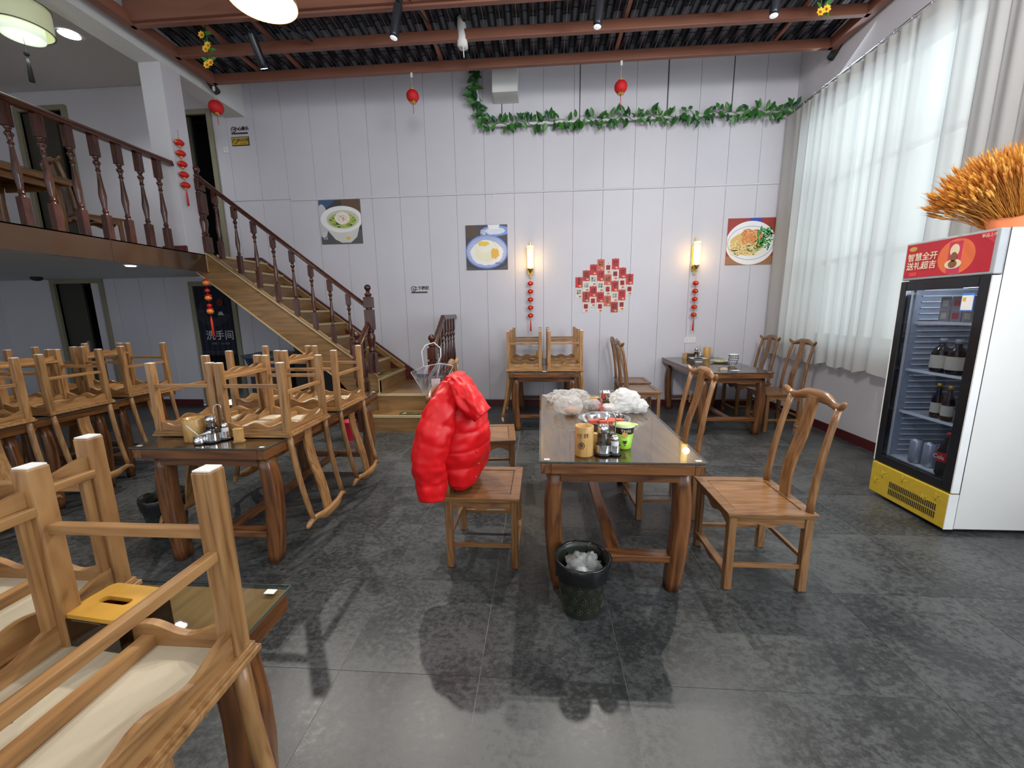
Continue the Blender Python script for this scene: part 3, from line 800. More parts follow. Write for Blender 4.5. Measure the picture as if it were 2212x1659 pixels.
make_table(-5.75, 4.15, .9, .85, 'wooden table upstairs behind the mezzanine balusters', M=CH, z=ZM, light=True)
# ------------------------------------------------------------ hanging things, wall things
def lantern_string(loc, label, n=5, r=.045, gap=.118, kind='fu'):
    t = thing('lantern_string', loc, label, 'lantern string', 'strings of little red lanterns')
    MB().tube([(0, 0, 0), (0, 0, -.14-gap*(n-1)-.1)], .002, 5).build('cord', RED, t)
    for k in range(n):
        z = -.14-gap*k
        l = MB()
        rings = []
        for i in range(1, 8):
            a = PI*i/8
            rings.append([(math.sin(a)*math.cos(2*PI*q/20)*r*(1-.05*(q % 2)), math.sin(a)*math.sin(2*PI*q/20)*r*(1-.05*(q % 2)), z-math.cos(a)*r*.72) for q in range(20)])
        l.loft(rings); b = l.build('lantern', REDF, t)
        MB().lathe([(r*.36, z+r*.62), (r*.4, z+r*.75), (r*.1, z+r*.95)], 10).lathe([(r*.1, z-r*1.05), (r*.38, z-r*.78), (r*.34, z-r*.62)], 10).build('gold_cap', GOLDP, b)
        MB().prism([(-r*.22, z-r*.14), (r*.2, z-r*.17), (r*.24, z+r*.1), (-r*.14, z+r*.17)], 1, -r*.985, -r*.95).build('gold_print', GOLDP, b)
    zz = -.14-gap*(n-1)-.075
    MB().lathe([(.003, zz-.16), (.012, zz-.158), (.009, zz-.04), (.006, zz), (.002, zz+.02)], 8).build('tassel', REDF, t)
    return t
YW = YB-.055
lantern_string((-.150, YB-.085, 2.03), 'string of five red lanterns hanging under the left wall lamp', r=.044, gap=.118)
lantern_string((2.245, YB-.085, 1.99), 'string of five red lanterns hanging under the right wall lamp', r=.044, gap=.113)
lantern_string((XM+.05, 4.98, 3.66), 'string of five red lanterns hanging on the white upstairs pillar', r=.050, gap=.118)
# pumpkin string below the mezzanine corner
t = thing('pumpkin_string', (-4.27, 5.05, 2.02), 'string of orange pumpkins and red beads hanging below the mezzanine corner', 'hanging string')
ORG = mat('pumpkin_orange', (.85, .22, .03), .4)
MB().tube([(0, 0, .03), (0, 0, -.62)], .002, 5).build('cord', RED, t)
for z, r, s_, mm, nm in ((-.12, .042, .72, ORG, 'pumpkin'), (-.215, .030, .8, RED, 'bead'), (-.31, .042, .72, ORG, 'pumpkin'), (-.405, .030, .8, RED, 'bead'), (-.48, .042, .8, ORG, 'pumpkin')):
    rings = []
    for i in range(1, 8):
        a = PI*i/8
        rings.append([(math.sin(a)*math.cos(2*PI*q/18)*r*(1-.07*(q % 2)), math.sin(a)*math.sin(2*PI*q/18)*r*(1-.07*(q % 2)), z-math.cos(a)*r*s_) for q in range(18)])
    b = MB().loft(rings).build(nm, mm, t)
    if mm is ORG:
        MB().tube([(-.05, 0, z+.03), (0, 0, z+.045), (.05, 0, z+.03)], [.004, .012, .004], 6).build('leaf_tuft', RED, b)
MB().lathe([(.016, -.80), (.012, -.60), (.006, -.55), (.002, -.53)], 8).build('tassel', mat('tassel_orange_red', (.8, .06, .02), .6), t)

def round_lantern(x, y, ztop, z, label, r=.078):
    t = thing('hanging_lantern', (x, y, z), label, 'lantern', 'round red lanterns hanging from the canopy')
    rings = []
    for i in range(1, 12):
        a = PI*i/12
        rings.append([(math.sin(a)*math.cos(2*PI*q/32)*r*(1-.035*(q % 2)), math.sin(a)*math.sin(2*PI*q/32)*r*(1-.035*(q % 2)), -math.cos(a)*r*.95) for q in range(32)])
    MB().loft(rings).build('lantern_body', REDF, t)
    MB().lathe([(.03, r*.88), (.032, r*1.0), (.012, r*1.06)], 12).build('top_cap', GOLDP, t)
    f = MB()
    for q in range(12):
        a = 2*PI*q/12
        f.prism([(-.009, 0), (.009, 0), (0, -.022)], 1, -.001, .001)
        n0 = len(f.v)-6
        for i in range(n0, n0+6):
            x_, y_, z_ = f.v[i]
            f.v[i] = (math.cos(a)*.042-math.sin(a)*x_, math.sin(a)*.042+math.cos(a)*x_, z_-r*.80)
    f.lathe([(.034, -r*.99), (.042, -r*.82)], 12); f.build('gold_fringe', GOLDP, t)
    MB().tube([(0, 0, -r), (.002, 0, -r-.06), (0, 0, -r-.12)], .004, 6).build('tassel', REDF, t)
    MB().tube([(0, 0, r), (0, 0, ztop-z)], .0012, 4).build('cord', WHITE, t)
    MB().box(-.012, .012, -.008, .008, ztop-z-.05, ztop-z).build('hook', WHITE, t)
round_lantern(-1.59, 5.53, 4.41, 4.15, 'round red lantern hanging above the bowl of soup poster')
round_lantern(.97, 5.53, 4.41, 4.13, 'round red lantern hanging above the leaf garland')
round_lantern(-4.21, 5.56, 4.40, 4.155, 'round red lantern hanging at the left end of the canopy by the white beam', .088)

# wall lamps
LAMPM = mat('lit_parchment', (1, .80, .42), .6, emit=1.5, ecol=(1, .68, .26))
def sconce(x, label):
    t = thing('wall_lamp', (x, YB, 2.02), label, 'wall lamp', 'cylindrical brass wall lamps')
    MB().box(-.045, .045, -.012, 0, -.0, .36).build('back_plate', BRASS, t, bev=.003)
    MB().box(-.012, .012, -.03, -.012, -.05, .47).build('spine', BRASS, t, bev=.002)
    MB().tube([(0, -.02, .02), (0, -.085, .02), (0, -.085, .06)], .009, 8).build('arm', BRASS, t)
    MB().lathe([(.012, .02), (.030, .045), (.045, .075), (.045, .085)], 20, (0, -.085, 0)).build('cup', BRASS, t)
    MB().lathe([(.044, .085), (.046, .09), (.046, .40), (.043, .405)], 24, (0, -.085, 0)).build('lamp_shade', LAMPM, t)
    MB().lathe([(.0475, .365), (.0475, .373)], 24, (0, -.085, 0), cap=False).build('brass_ring', BRASS, t)
    point('wall_lamp_glow', (x, YB-.16, 2.2), 2.5, (1, .60, .22), .05)
    point('wall_lamp_back', (x, YB-.03, 2.17), .9, (1, .50, .12), .02)
sconce(-.150, 'lit cylindrical wall lamp left of the red paper cards')
sconce(2.235, 'lit cylindrical wall lamp left of the noodle poster')

# posters (flat prints)
def cmat(n, c, r=.35): return mat('print_'+n, tuple(min(.85, q*1.3) for q in c), r, var=.03)
def poly_ellipse(cx, cz, rx, rz, n=40, a0=0, a1=2*PI, wob=0):
    return [(cx+rx*math.cos(a0+(a1-a0)*i/n)*(1+wob*math.sin(7*i)), cz+rz*math.sin(a0+(a1-a0)*i/n)*(1+wob*math.sin(5*i+1))) for i in range(n)]
def clip(poly, w, h):
    return [(max(-w, min(w, a)), max(-h, min(h, b))) for a, b in poly]
class Poster:
    def __init__(s, x, z, w, h, label, base, rx=0):
        s.t = thing('food_poster', (x, YB-.006, z), label, 'poster', 'square food posters on the back wall')
        s.w, s.h, s.k = w/2, h/2, 0
        MB().box(-s.w, s.w, -.003, .004, -s.h, s.h).build('poster_sheet', base, s.t)
    def lay(s, name, poly, m):
        s.k += 1; y = -.003-.00035*s.k
        pts = clip(poly, s.w, s.h)
        MB().prism(pts, 1, y-.0003, y+.0002).build(name, m, s.t)
    def strokes(s, name, segs, r, m):
        s.k += 1; y = -.003-.00035*s.k
        b = MB()
        for (x0, z0), (x1, z1) in segs:
            d = math.hypot(x1-x0, z1-z0) or 1e-6; nx, nz = -(z1-z0)/d*r, (x1-x0)/d*r
            b.prism(clip([(x0-nx, z0-nz), (x1-nx, z1-nz), (x1+nx, z1+nz), (x0+nx, z0+nz)], s.w, s.h), 1, y-.0003, y+.0002)
        b.build(name, m, s.t)
p = Poster(-3.022, 2.853, .645, .635, 'square poster of a white soup bowl with a meatball and greens', cmat('dark', (.035, .033, .032)))
p.lay('blue_cloth', [(-.33, .12), (-.05, .33), (-.33, .33)], cmat('blue', (.03, .07, .16)))
p.lay('brown_corner', [(.05, .20), (.33, .14), (.33, .33), (.02, .33)], cmat('brown', (.10, .055, .035)))
p.lay('table_surface', [(-.33, -.32), (.33, -.32), (.33, -.12), (-.33, -.08)], cmat('greytable', (.07, .07, .075)))
p.lay('milk_jug', poly_ellipse(-.28, .02, .09, .24), cmat('jug', (.42, .43, .46)))
p.lay('bowl_side', [(-.26, .06), (-.20, -.13), (-.10, -.25), (.0, -.30), (.14, -.30), (.24, -.22), (.30, -.04), (.32, .06)], cmat('bowl', (.50, .49, .46)))
p.lay('bowl_rim', poly_ellipse(.02, .04, .33, .19), cmat('rim', (.66, .66, .64)))
p.lay('bowl_inside', poly_ellipse(.035, .035, .255, .135), cmat('inside', (.45, .44, .39)))
p.lay('broth', poly_ellipse(.03, .02, .215, .105), cmat('broth', (.30, .36, .06)))
rnd = random.Random(3)
p.strokes('greens', [((.03+.2*math.cos(a)*q, .015+.09*math.sin(a)*q), (.03+.2*math.cos(a)*q+rnd.uniform(-.04, .04), .015+.09*math.sin(a)*q+rnd.uniform(-.02, .02))) for a, q in [(rnd.uniform(0, 6.28), rnd.uniform(.55, 1)) for _ in range(70)]], .006, cmat('greens', (.05, .20, .02)))
p.strokes('noodle_threads', [((.03+.2*math.cos(a)*q, .015+.09*math.sin(a)*q), (.03+.2*math.cos(a)*q+rnd.uniform(-.05, .05), .015+.09*math.sin(a)*q+rnd.uniform(-.02, .02))) for a, q in [(rnd.uniform(0, 6.28), rnd.uniform(.55, 1)) for _ in range(40)]], .003, cmat('noodle', (.62, .55, .16)))
p.lay('meatball', poly_ellipse(.03, .055, .115, .09, wob=.05), cmat('meat', (.72, .62, .55)))
p.strokes('meat_flecks', [((.03+rnd.uniform(-.09, .09), .055+rnd.uniform(-.06, .06)),)*1+((.03+rnd.uniform(-.09, .09), .055+rnd.uniform(-.06, .06)),) for _ in range(9)], .0028, cmat('fleck', (.55, .25, .17)))
p.lay('gold_mark', poly_ellipse(.10, -.235, .035, .022), cmat('goldmark', (.55, .42, .06)))
text('vertical_caption', '家常\n狮子\n头汤', .035, cmat('white', (.7, .7, .7)), p.t, (-.255, -.0075, -.20), ONWALL, .0003)
p = Poster(-.803, 2.428, .625, .645, 'square poster of a steamed bun on a blue patterned plate', cmat('navy', (.03, .03, .045)))
p.lay('wood_corner', [(-.31, .14), (-.12, .16), (-.16, .32), (-.31, .32)], cmat('wood', (.06, .035, .025)))
p.lay('rear_plate', poly_ellipse(.14, .235, .22, .075), cmat('bluerim', (.14, .22, .55)))
p.lay('rear_plate_well', poly_ellipse(.13, .235, .15, .05), cmat('palewell', (.50, .55, .62)))
p.lay('rear_cup', [(.02, .32), (.20, .32), (.18, .26), (.04, .26)], cmat('cup', (.62, .64, .66)))
BLU = cmat('plate_blue', (.10, .18, .48)); PW = cmat('plate_white', (.62, .64, .68)); CRM = cmat('plate_cream', (.72, .70, .66))
p.lay('plate', poly_ellipse(0, -.06, .318, .245, 64), BLU)
segs = []
for k in range(80):
    a = 2*PI*k/80
    segs.append(((.20*math.cos(a), -.07+.15*math.sin(a)), (.300*math.cos(a+.01), -.06+.228*math.sin(a+.01))))
p.strokes('plate_rays', segs, .0035, PW)
p.lay('plate_well', poly_ellipse(0, -.08, .245, .175, 60, wob=.03), CRM)
p.lay('bun', [(a, -.05+b) for a, b in poly_ellipse(0, 0, .185, .155, 44)], cmat('bun', (.66, .62, .45)))
p.lay('bun_highlight', poly_ellipse(-.02, .02, .13, .09), cmat('bunhi', (.74, .72, .58)))
p.lay('crab_roe', poly_ellipse(-.05, .055, .085, .035, 30, wob=.15), cmat('roe', (.72, .45, .06)))
p.lay('crab_roe', poly_ellipse(.12, -.09, .06, .075, 30, wob=.15), cmat('roe2', (.62, .36, .05)))
p.lay('fabric_edge', [(-.31, -.32), (.31, -.32), (.31, -.25), (.15, -.31), (-.15, -.31), (-.31, -.27)], cmat('fab', (.06, .06, .06)))
text('caption', '福 包', .085, cmat('capwhite', (.72, .72, .72)), p.t, (0, -.0075, .21), ONWALL, .0003)
text('small_mark', '鲜香味美', .035, cmat('marknavy', (.08, .1, .2)), p.t, (.2, -.0078, -.235), ONWALL, .0003)
p = Poster(2.997, 2.418, .655, .64, 'square poster of a plate of noodles with meat sauce and greens', cmat('red', (.26, .035, .03)))
p.lay('blue_patch', [(-.05, .27), (.15, .27), (.12, .32), (-.02, .32)], cmat('blue3', (.03, .06, .32)))
p.lay('wood_corner', [(-.33, -.32), (.33, -.32), (.33, -.2), (-.33, -.2)], cmat('tbl', (.28, .13, .06)))
p.lay('plate', poly_ellipse(0, -.02, .345, .30, 60), cmat('plate', (.66, .68, .68)))
p.lay('plate_ring', poly_ellipse(0, -.02, .318, .232, 60), cmat('ring', (.14, .18, .32)))
p.lay('plate_well', poly_ellipse(0, -.02, .312, .226, 60), cmat('well', (.68, .70, .68)))
p.lay('noodle_bed', poly_ellipse(-.06, -.04, .235, .155, 30, wob=.06), cmat('nood', (.56, .38, .13)))
NA, NB_ = cmat('nood_light', (.74, .60, .32)), cmat('nood_mid', (.45, .25, .07))
for mm, cnt in ((NB_, 14), (NA, 22)):
    segs = []
    for _ in range(cnt):
        cx, cz = -.06+rnd.uniform(-.17, .17), -.06+rnd.uniform(-.10, .07); r = rnd.uniform(.03, .10); a0 = rnd.uniform(0, 6.28); sp_ = rnd.uniform(2, 4.5)
        pts = [(cx+r*math.cos(a0+sp_*i/8), cz+r*.6*math.sin(a0+sp_*i/8)) for i in range(9)]
        segs += list(zip(pts[:-1], pts[1:]))
    p.strokes('noodle_strands', segs, .006, mm)
p.lay('meat_sauce', poly_ellipse(.0, .07, .15, .10, 30, wob=.16), cmat('sauce', (.55, .20, .06)))
p.strokes('meat_crumbs', [((x_, z_), (x_+rnd.uniform(-.03, .03), z_+rnd.uniform(-.02, .02))) for x_, z_ in [(rnd.uniform(-.12, .12), .07+rnd.uniform(-.08, .09)) for _ in range(46)]], .008, cmat('crumb', (.70, .36, .16)))
for c_, cnt, nm in (((.02, .14, .025), 60, 'leafy_greens'), ((.08, .34, .08), 40, 'leafy_greens')):
    p.strokes(nm, [((x_, z_), (x_+rnd.uniform(-.05, .05), z_+rnd.uniform(-.05, .05))) for x_, z_ in [(.18+rnd.uniform(-.09, .10), .04+rnd.uniform(-.13, .13)) for _ in range(cnt)]], .008, cmat('grn%d' % cnt, c_))

# red and white new-year cards
cards = thing_cards = []
CR = {'R': mat('card_red', (.52, .030, .035), .6), 'D': mat('card_deep_red', (.40, .045, .035), .6), 'S': mat('card_coral', (.56, .12, .075), .6), 'W': mat('card_white', (.66, .63, .57), .6)}
INK = mat('card_ink', (.02, .018, .018), .6); CGO = mat('card_gold', (.72, .45, .18), .6)
cols = [(145, [(630, 'R', '恭\n喜'), (885, 'W', '平安\n喜乐')]),
        (320, [(475, 'D', '招财\n进宝'), (730, 'W', '八方\n来财'), (985, 'D', '万\n事\n兴'), (1240, 'W', '福')]),
        (490, [(340, 'R', '财源\n广进'), (595, 'W', '喜气\n洋洋'), (860, 'R', '万事\n如意'), (1110, 'W', '旺')]),
        (664, [(225, 'S', '步步\n高升'), (485, 'R', '万事\n大吉'), (745, 'W', '吉祥\n如意'), (1005, 'R', '年年\n有余'), (1250, 'W', '鱼')]),
        (838, [(325, 'W', '财'), (590, 'S', '心想\n事成'), (840, 'W', '发\n财'), (1100, 'S', '自\n在')]),
        (1008, [(222, 'R', '蒸蒸\n日上'), (480, 'W', '福'), (750, 'R', '百事\n顺'), (1000, 'W', '大吉\n大利'), (1255, 'D', '吉星\n高照')]),
        (1182, [(440, 'R', '好事\n发生'), (700, 'W', '春'), (965, 'R', '红红\n火火'), (1220, 'W', '禄')]),
        (1356, [(595, 'R', '恭\n喜'), (855, 'W', '寿')])]
def wallpt(px, py):
    # photograph position on the back wall -> world x, z  (the wall is flat, so this is a fixed affine-like map measured once)
    x = .514+(px-1242)*.00680; return x, 2.223-(py-560)*.00672
words = {'R': 'red', 'D': 'deep red', 'S': 'coral', 'W': 'white'}
names8 = ['first', 'second', 'third', 'fourth', 'fifth', 'sixth', 'seventh', 'eighth']
for ci, (cx, lst) in enumerate(cols):
    for ri, (cy, k, tx) in enumerate(lst):
        x, z = wallpt(1230+(cx+85-0)/11.06, 540+(cy+122)/11.06)
        z += (x-.94)*.015
        t = thing('greeting_card', (x, YB-.004-.0015*(ri % 2), z), '%s new-year card, %s from the top in the %s column of the wall cluster' % (words[k], names8[ri], names8[ci]), 'card', 'new-year cards in a cluster on the back wall')
        MB().box(-.052, .052, -.0012, .0012, -.075, .075).build('card_sheet', CR[k], t)
        if k == 'W' and len(tx) < 4:
            MB().box(-.03, .03, -.002, -.001, -.02, .05).build('red_panel', CR['R'], t)
            text('lettering', tx, .040 if len(tx) > 1 else .058, INK, t, (0, -.0022, .012), ONWALL, .0003, bold=.0006)
            MB().prism(poly_ellipse(.01, -.048, .022, .013, 12), 1, -.0022, -.001).build('ornament', CR['S'], t)
        else:
            text('lettering', tx, .046 if len(tx) < 4 else .034, INK, t, (.0, -.0018, .012), ONWALL, .0003, bold=.0006)
            MB().prism(poly_ellipse(.018, -.052, .020, .012, 12), 1, -.0022, -.001).build('ornament', CGO if k != 'W' else CR['S'], t)
        MB().prism(poly_ellipse(0, .078, .007, .006, 8), 1, -.002, .001).build('hanging_dot', CR['D'], t)

# wall signs
def wallsign(x, z, body, label, board):
    t = thing('wall_sign', (x, YB-.004, z), label, 'sign')
    SB = mat('sign_black', (.02, .012, .012), .35)
    MB().tube([(-.09+.036*math.cos(a), 0, .012+.036*math.sin(a)) for a in [2*PI*k/20 for k in range(21)]], .0045, 6).build('round_emblem', SB, t)
    MB().tube([(-.098, 0, .03), (-.092, 0, .0), (-.078, 0, -.008)], .004, 6).tube([(-.095, 0, .016), (-.08, 0, .012)], .004, 6).build('stepping_figure', SB, t)
    text('lettering', body, .058, SB, t, (.035, 0, .018), ONWALL, .003, bold=.001)
    MB().box(-.125, .125, -.006, .004, -.052, -.032).build('base_bar', mat('sign_bar', (.06, .012, .012), .35), t)
wallsign(-1.865, 1.835, '上下楼梯', 'dark cut-out sign about the stairs on the back wall beside the landing', 0)
wallsign(-4.455, 4.185, '小心碰头', 'black cut-out mind-your-head sign high on the wall by the upstairs door', 0)
t = thing('gold_sign', (-4.455, YB-.005, 4.035), 'gold no-smoking plate high on the wall by the upstairs door', 'sign')
MB().box(-.135, .135, -.004, .004, -.062, .062).build('border', BLACK, t, bev=.002)
MB().box(-.125, .125, -.007, -.003, -.052, .052).build('gold_plate', mat('plate_gold', (.80, .62, .10), .25, .5, .8), t)
MB().tube([(-.08+.034*math.cos(a), -.008, .034*math.sin(a)) for a in [2*PI*k/20 for k in range(21)]], .004, 6).tube([(-.104, -.008, .024), (-.056, -.008, -.024)], .004, 6).build('round_emblem', mat('sign_brown', (.10, .05, .01), .4), t)
text('lettering', '禁止吸烟', .042, mat('sign_redbrown', (.25, .03, .01), .4), t, (.04, -.0078, .012), ONWALL, .0004, bold=.001)
text('small_lettering', 'No smoking', .018, mat('sign_brown2', (.15, .08, .01), .4), t, (.04, -.0078, -.032), ONWALL, .0004)
# switch plates
def outlet(x, z, label, n=2, w=.086):
    t = thing('wall_socket', (x, YB, z), label, 'socket', 'white wall sockets and switches')
    for k in range(n):
        xx = (k-(n-1)/2)*w
        MB().box(xx-w/2+.001, xx+w/2-.001, -.009, 0, -.043, .043).build('face_plate', WHITE, t, bev=.003)
        MB().box(xx-.006, xx-.003, -.0095, -.008, -.02, -.008).box(xx+.003, xx+.006, -.0095, -.008, -.02, -.008).box(xx-.008, xx-.005, -.0095, -.008, .008, .018).box(xx+.005, xx+.008, -.0095, -.008, .008, .018).build('slots', BLACKM, t)
outlet(2.243, 1.02, 'white double socket on the back wall above the corner table')
outlet(-.085, .985, 'white double socket behind the upturned chairs on the back wall')
outlet(-4.70, 3.93, 'white light switch beside the upstairs door', 1)
# tiny hook
t = thing('wall_hook', (-.69, YB-.01, 3.14), 'small white adhesive hook on the ledge of the back wall', 'hook')
MB().box(-.014, .014, 0, .01, -.014, .014).build('pad', WHITE, t, bev=.003); MB().tube([(0, 0, -.004), (0, -.012, -.008), (0, -.012, .004)], .003, 6).build('peg', WHITE, t)

# blue-black half curtain in the washroom doorway
t = thing('door_curtain', (-5.24, YB-.02, 1.96), 'navy cloth curtain with white brush characters in the washroom doorway under the stairs', 'curtain')
NAVY = mat('navy_cloth', (.006, .008, .022), .8)
n = 60; vs = []
for j in range(2):
    for i in range(n+1):
        vs.append((-.305+.61*i/n, .008*math.sin(i*.7), -1.12*j))
MB().add(vs, [(i, i+1, n+2+i, n+1+i) for i in range(n)], True).build('cloth', NAVY, t)
CW = mat('curtain_print_white', (.55, .56, .60), .7)
text('lettering', '洗手间', .16, CW, t, (.05, -.014, -.80), ONWALL, .0004, bold=.001)
text('small_lettering', '敲敲门  小心地滑', .04, mat('curtain_print_grey', (.2, .2, .25), .7), t, (.05, -.014, -.925), ONWALL, .0004)
b = MB()
for k in range(10):
    b.tube([(-.02+(.14+.016*k)*math.cos(a), -.013, -.42+(.10+.013*k)*math.sin(a)) for a in [PI*.9+PI*1.05*i/16 for i in range(17)]], .0013, 4)
for k in range(5):
    b.tube([(-.02+(.15+.016*k)*math.cos(a), -.013, -.36+(.10+.014*k)*math.sin(a)) for a in [PI*.45+PI*.7*i/12 for i in range(13)]], .0012, 4)
b.build('wave_lines', mat('curtain_print_grey2', (.16, .16, .2), .7), t)
b = MB()
for k in range(14):
    b.tube([(-.28+.043*k+.026*math.cos(a), -.013, -1.08+.03*math.sin(a)) for a in [PI*i/6 for i in range(9)]], .0015, 4)
b.build('cloud_border', mat('curtain_print_grey3', (.14, .14, .18), .7), t)
MB().prism([(.06, -.47), (.09, -.41), (.105, -.43), (.125, -.405), (.17, -.47)], 1, -.013, -.012).build('mountain_print', CW, t)
MB().prism(poly_ellipse(.12, -.27, .055, .06, 16), 1, -.013, -.012).build('red_sun_print', mat('curtain_print_red', (.12, .012, .01), .7), t)

# ------------------------------------------------------------ leaf garland
g = thing('leaf_garland', (-.85, YB-.06, 4.08), 'green artificial leaf garland wound on a pipe along the back wall', 'garland')
go = (.85, -(YB-.06), -4.08)
LEAF = [mat('leaf_%d' % k, c, .35, var=.2, scale=20) for k, c in enumerate(((.025, .12, .02), (.05, .19, .03), (.015, .075, .03)))]
MB().tube([(-.90, YB-.07, 4.9), (-.88, YB-.07, 4.5), (-.84, YB-.07, 4.15), (-.78, YB-.07, 4.06), (3.40, YB-.07, 4.07)], .022, 10).build('white_pipe', mat('pipe_white', (.6, .6, .6), .4), g, go)
lm = []
for k in range(3):
    b = MB(); s_ = 1.0
    pts = [(0, 0, 0), (.016, -.004, .018), (.020, -.006, .040), (.012, -.004, .064), (0, 0, .085), (-.012, -.004, .064), (-.020, -.006, .040), (-.016, -.004, .018), (0, .004, .045)]
    b.add(pts, [(0, 1, 8), (1, 2, 8), (2, 3, 8), (3, 4, 8), (4, 5, 8), (5, 6, 8), (6, 7, 8), (7, 0, 8)], True)
    me = bpy.data.meshes.new('leaf'); me.from_pydata(b.v, [], b.f); me.polygons.foreach_set('use_smooth', b.sm); me.materials.append(LEAF[k]); lm.append(me)
rg = random.Random(11)
vine = []
path = []
for k in range(295):
    if k < 75:
        v = k/75; px_, pz = -.93+.10*v*v+.03*math.sin(v*9), 4.85-.75*v
    else:
        v = (k-75)/220; px_, pz = -.84+4.28*v, 4.07+.022*math.sin(v*60)
    path.append((px_, pz))
    up = rg.choice((-1, 1)) if k >= 75 else 0
    o = link('leaf', lm[rg.choice((0, 0, 1, 1, 2))], g, (px_+rg.uniform(-.03, .03)+go[0], YB-.11+rg.uniform(-.03, .02)+go[1], pz+up*rg.uniform(.0, .035)+go[2]),
             rot=(rg.uniform(-.7, .5), (rg.uniform(-1.0, 1.0) if up >= 0 else PI+rg.uniform(-1.0, 1.0)) if k >= 75 else rg.uniform(1.5, 4.8), rg.uniform(-.8, .8)))
    s_ = rg.uniform(1.05, 1.65); o.scale = (s_, s_, s_)
MB().tube([(a, YB-.10+.012*math.sin(i), z+.03*math.sin(i*1.3)) for i, (a, z) in enumerate(path[::3])], .004, 5).build('vine_stem', LEAF[0], g, go)

# ------------------------------------------------------------ ceiling lamps
def pendant(x, y, z, label):
    t = thing('pendant_lamp', (x, y, z), label, 'lamp', 'round warm pendant lamps')
    SH = mat('shade_bronze', (.12, .06, .02), .35); IN = mat('shade_inner', (.95, .72, .42), .5, emit=.12, ecol=(1, .62, .30))
    MB().lathe([(.182, 0), (.178, .03), (.15, .08), (.08, .125), (.04, .145), (.03, .21)], 40, cap=False).build('outer_shade', SH, t)
    MB().lathe([(.180, .001), (.175, .028), (.146, .075), (.078, .118), (.0, .135)], 40, cap=False).build('inner_shade', IN, t)
    MB().lathe([(.0, .0), (.030, .003), (.046, .02), (.048, .05), (.044, .11)], 20).build('bulb', mat('bulb_lit', (1, .93, .8), .5, emit=7, ecol=(1, .88, .70)), t)
    MB().tube([(0, 0, .2), (0, 0, 5.0-z)], .006, 6).build('cord', BLACK, t)
pendant(-1.60, 2.60, 3.275, 'lit bronze pendant lamp cut by the top edge at left')
pendant(.945, 2.62, 3.30, 'lit pendant lamp just showing at the top edge right of centre')
def track_lamp(x, y, label, rx, ry, on, x2, y2):
    t = thing('track_spotlight', (x, y, ZR-.02), label, 'spotlight', 'black track spotlights')
    MB().tube([(x2[0]-x, x2[1]-y, .05), (y2[0]-x, y2[1]-y, .05)], .012, 6).build('track_bar', BLACK, t)
    MB().box(-.025, .025, -.04, .04, .0, .05).build('bracket', BLACK, t)
    h = MB().lathe([(.036, -.33), (.042, -.30), (.042, -.05), (.03, -.02)], 20).build('lamp_head', mat('lamp_black', (.012, .014, .02), .3), t, rot=(rx, ry, 0))
    MB().lathe([(.034, -.334), (.034, -.331)], 20).build('lens', mat('lens_'+('lit' if on else 'dim'), (.8, .85, .9), .2, emit=6 if on else .4, ecol=(.9, .95, 1)), h)
track_lamp(-1.33, 4.33, 'black track spotlight left of the white wrapped pipe', -.1, .18, False, (-1.42, 3.6), (-1.16, 4.75))
track_lamp(.56, 4.33, 'black track spotlight hanging above the middle of the room', -.05, .1, False, (.6, 3.7), (.55, 4.6))
track_lamp(2.12, 4.33, 'black track spotlight at right under the canopy', -.05, .1, False, (2.2, 3.7), (1.85, 4.7))
track_lamp(-2.98, 4.55, 'lit black track spotlight above the left tables', .5, -.05, True, (-3.3, 3.5), (-2.5, 4.9))
# yellow flower garlands
YEL = mat('petal_yellow', (.90, .52, .03), .5); ORC = mat('flower_core', (.55, .14, .02), .5)
def flowers(x, y, ztop, zs, label):
    t = thing('flower_garland', (x, y, ztop), label, 'garland', 'yellow artificial flower garlands')
    MB().tube([(.01*math.sin(k), .01*math.cos(k*1.3), -k*.06) for k in range(int((ztop-min(zs))/.06)+2)], .006, 6).build('stem', LEAF[0], t)
    for k, z in enumerate(zs):
        f = MB(); ox = .03*math.sin(k*2.4); oz = z-ztop
        for q in range(7):
            a = 2*PI*q/7; c, s_ = math.cos(a), math.sin(a)
            P_ = [(0, 0), (.012, .012), (.010, .030), (0, .038), (-.010, .030), (-.012, .012)]
            f.add([(ox+c*u+s_*v, -.03-.006*(v > .02), oz-s_*u+c*v) for u, v in P_], [tuple(range(6))])
        fo = f.build('flower', YEL, t)
        MB().ball((ox, -.034, oz), .008, 8, 6).build('flower_core', ORC, fo)
        for q in range(2):
            link('leaf', lm[1], t, (ox*.5, -.01, oz+.03*q), rot=(0, rg.uniform(-2.4, 2.4), rg.uniform(-1, 1)))
flowers(-3.50, 4.62, 4.80, (4.66, 4.56, 4.38, 4.28, 4.25, 4.10, 4.12), 'yellow flower garland hanging from the canopy at left')
flowers(2.66, 4.60, 4.6, (4.42, 4.40, 4.22, 4.24), 'yellow flower garland hanging from the canopy at right')
# white wrapped pipe
t = thing('wrapped_pipe', (-.87, 5.0, 4.98), 'crumpled white wrapped pipe poking down between the canopy beams', 'pipe')
rg = random.Random(5)
MB().loft([[((.055+rg.uniform(-.012, .012))*math.cos(2*PI*k/12)+.02*j/6, (.055+rg.uniform(-.012, .012))*math.sin(2*PI*k/12), -.09*j) for k in range(12)] for j in range(8)]).build('wrapping', PAPER, t)
MB().tube([(.03, -.02, -.6), (.035, -.02, -.74)], .006, 6).build('wire', WHITE, t)

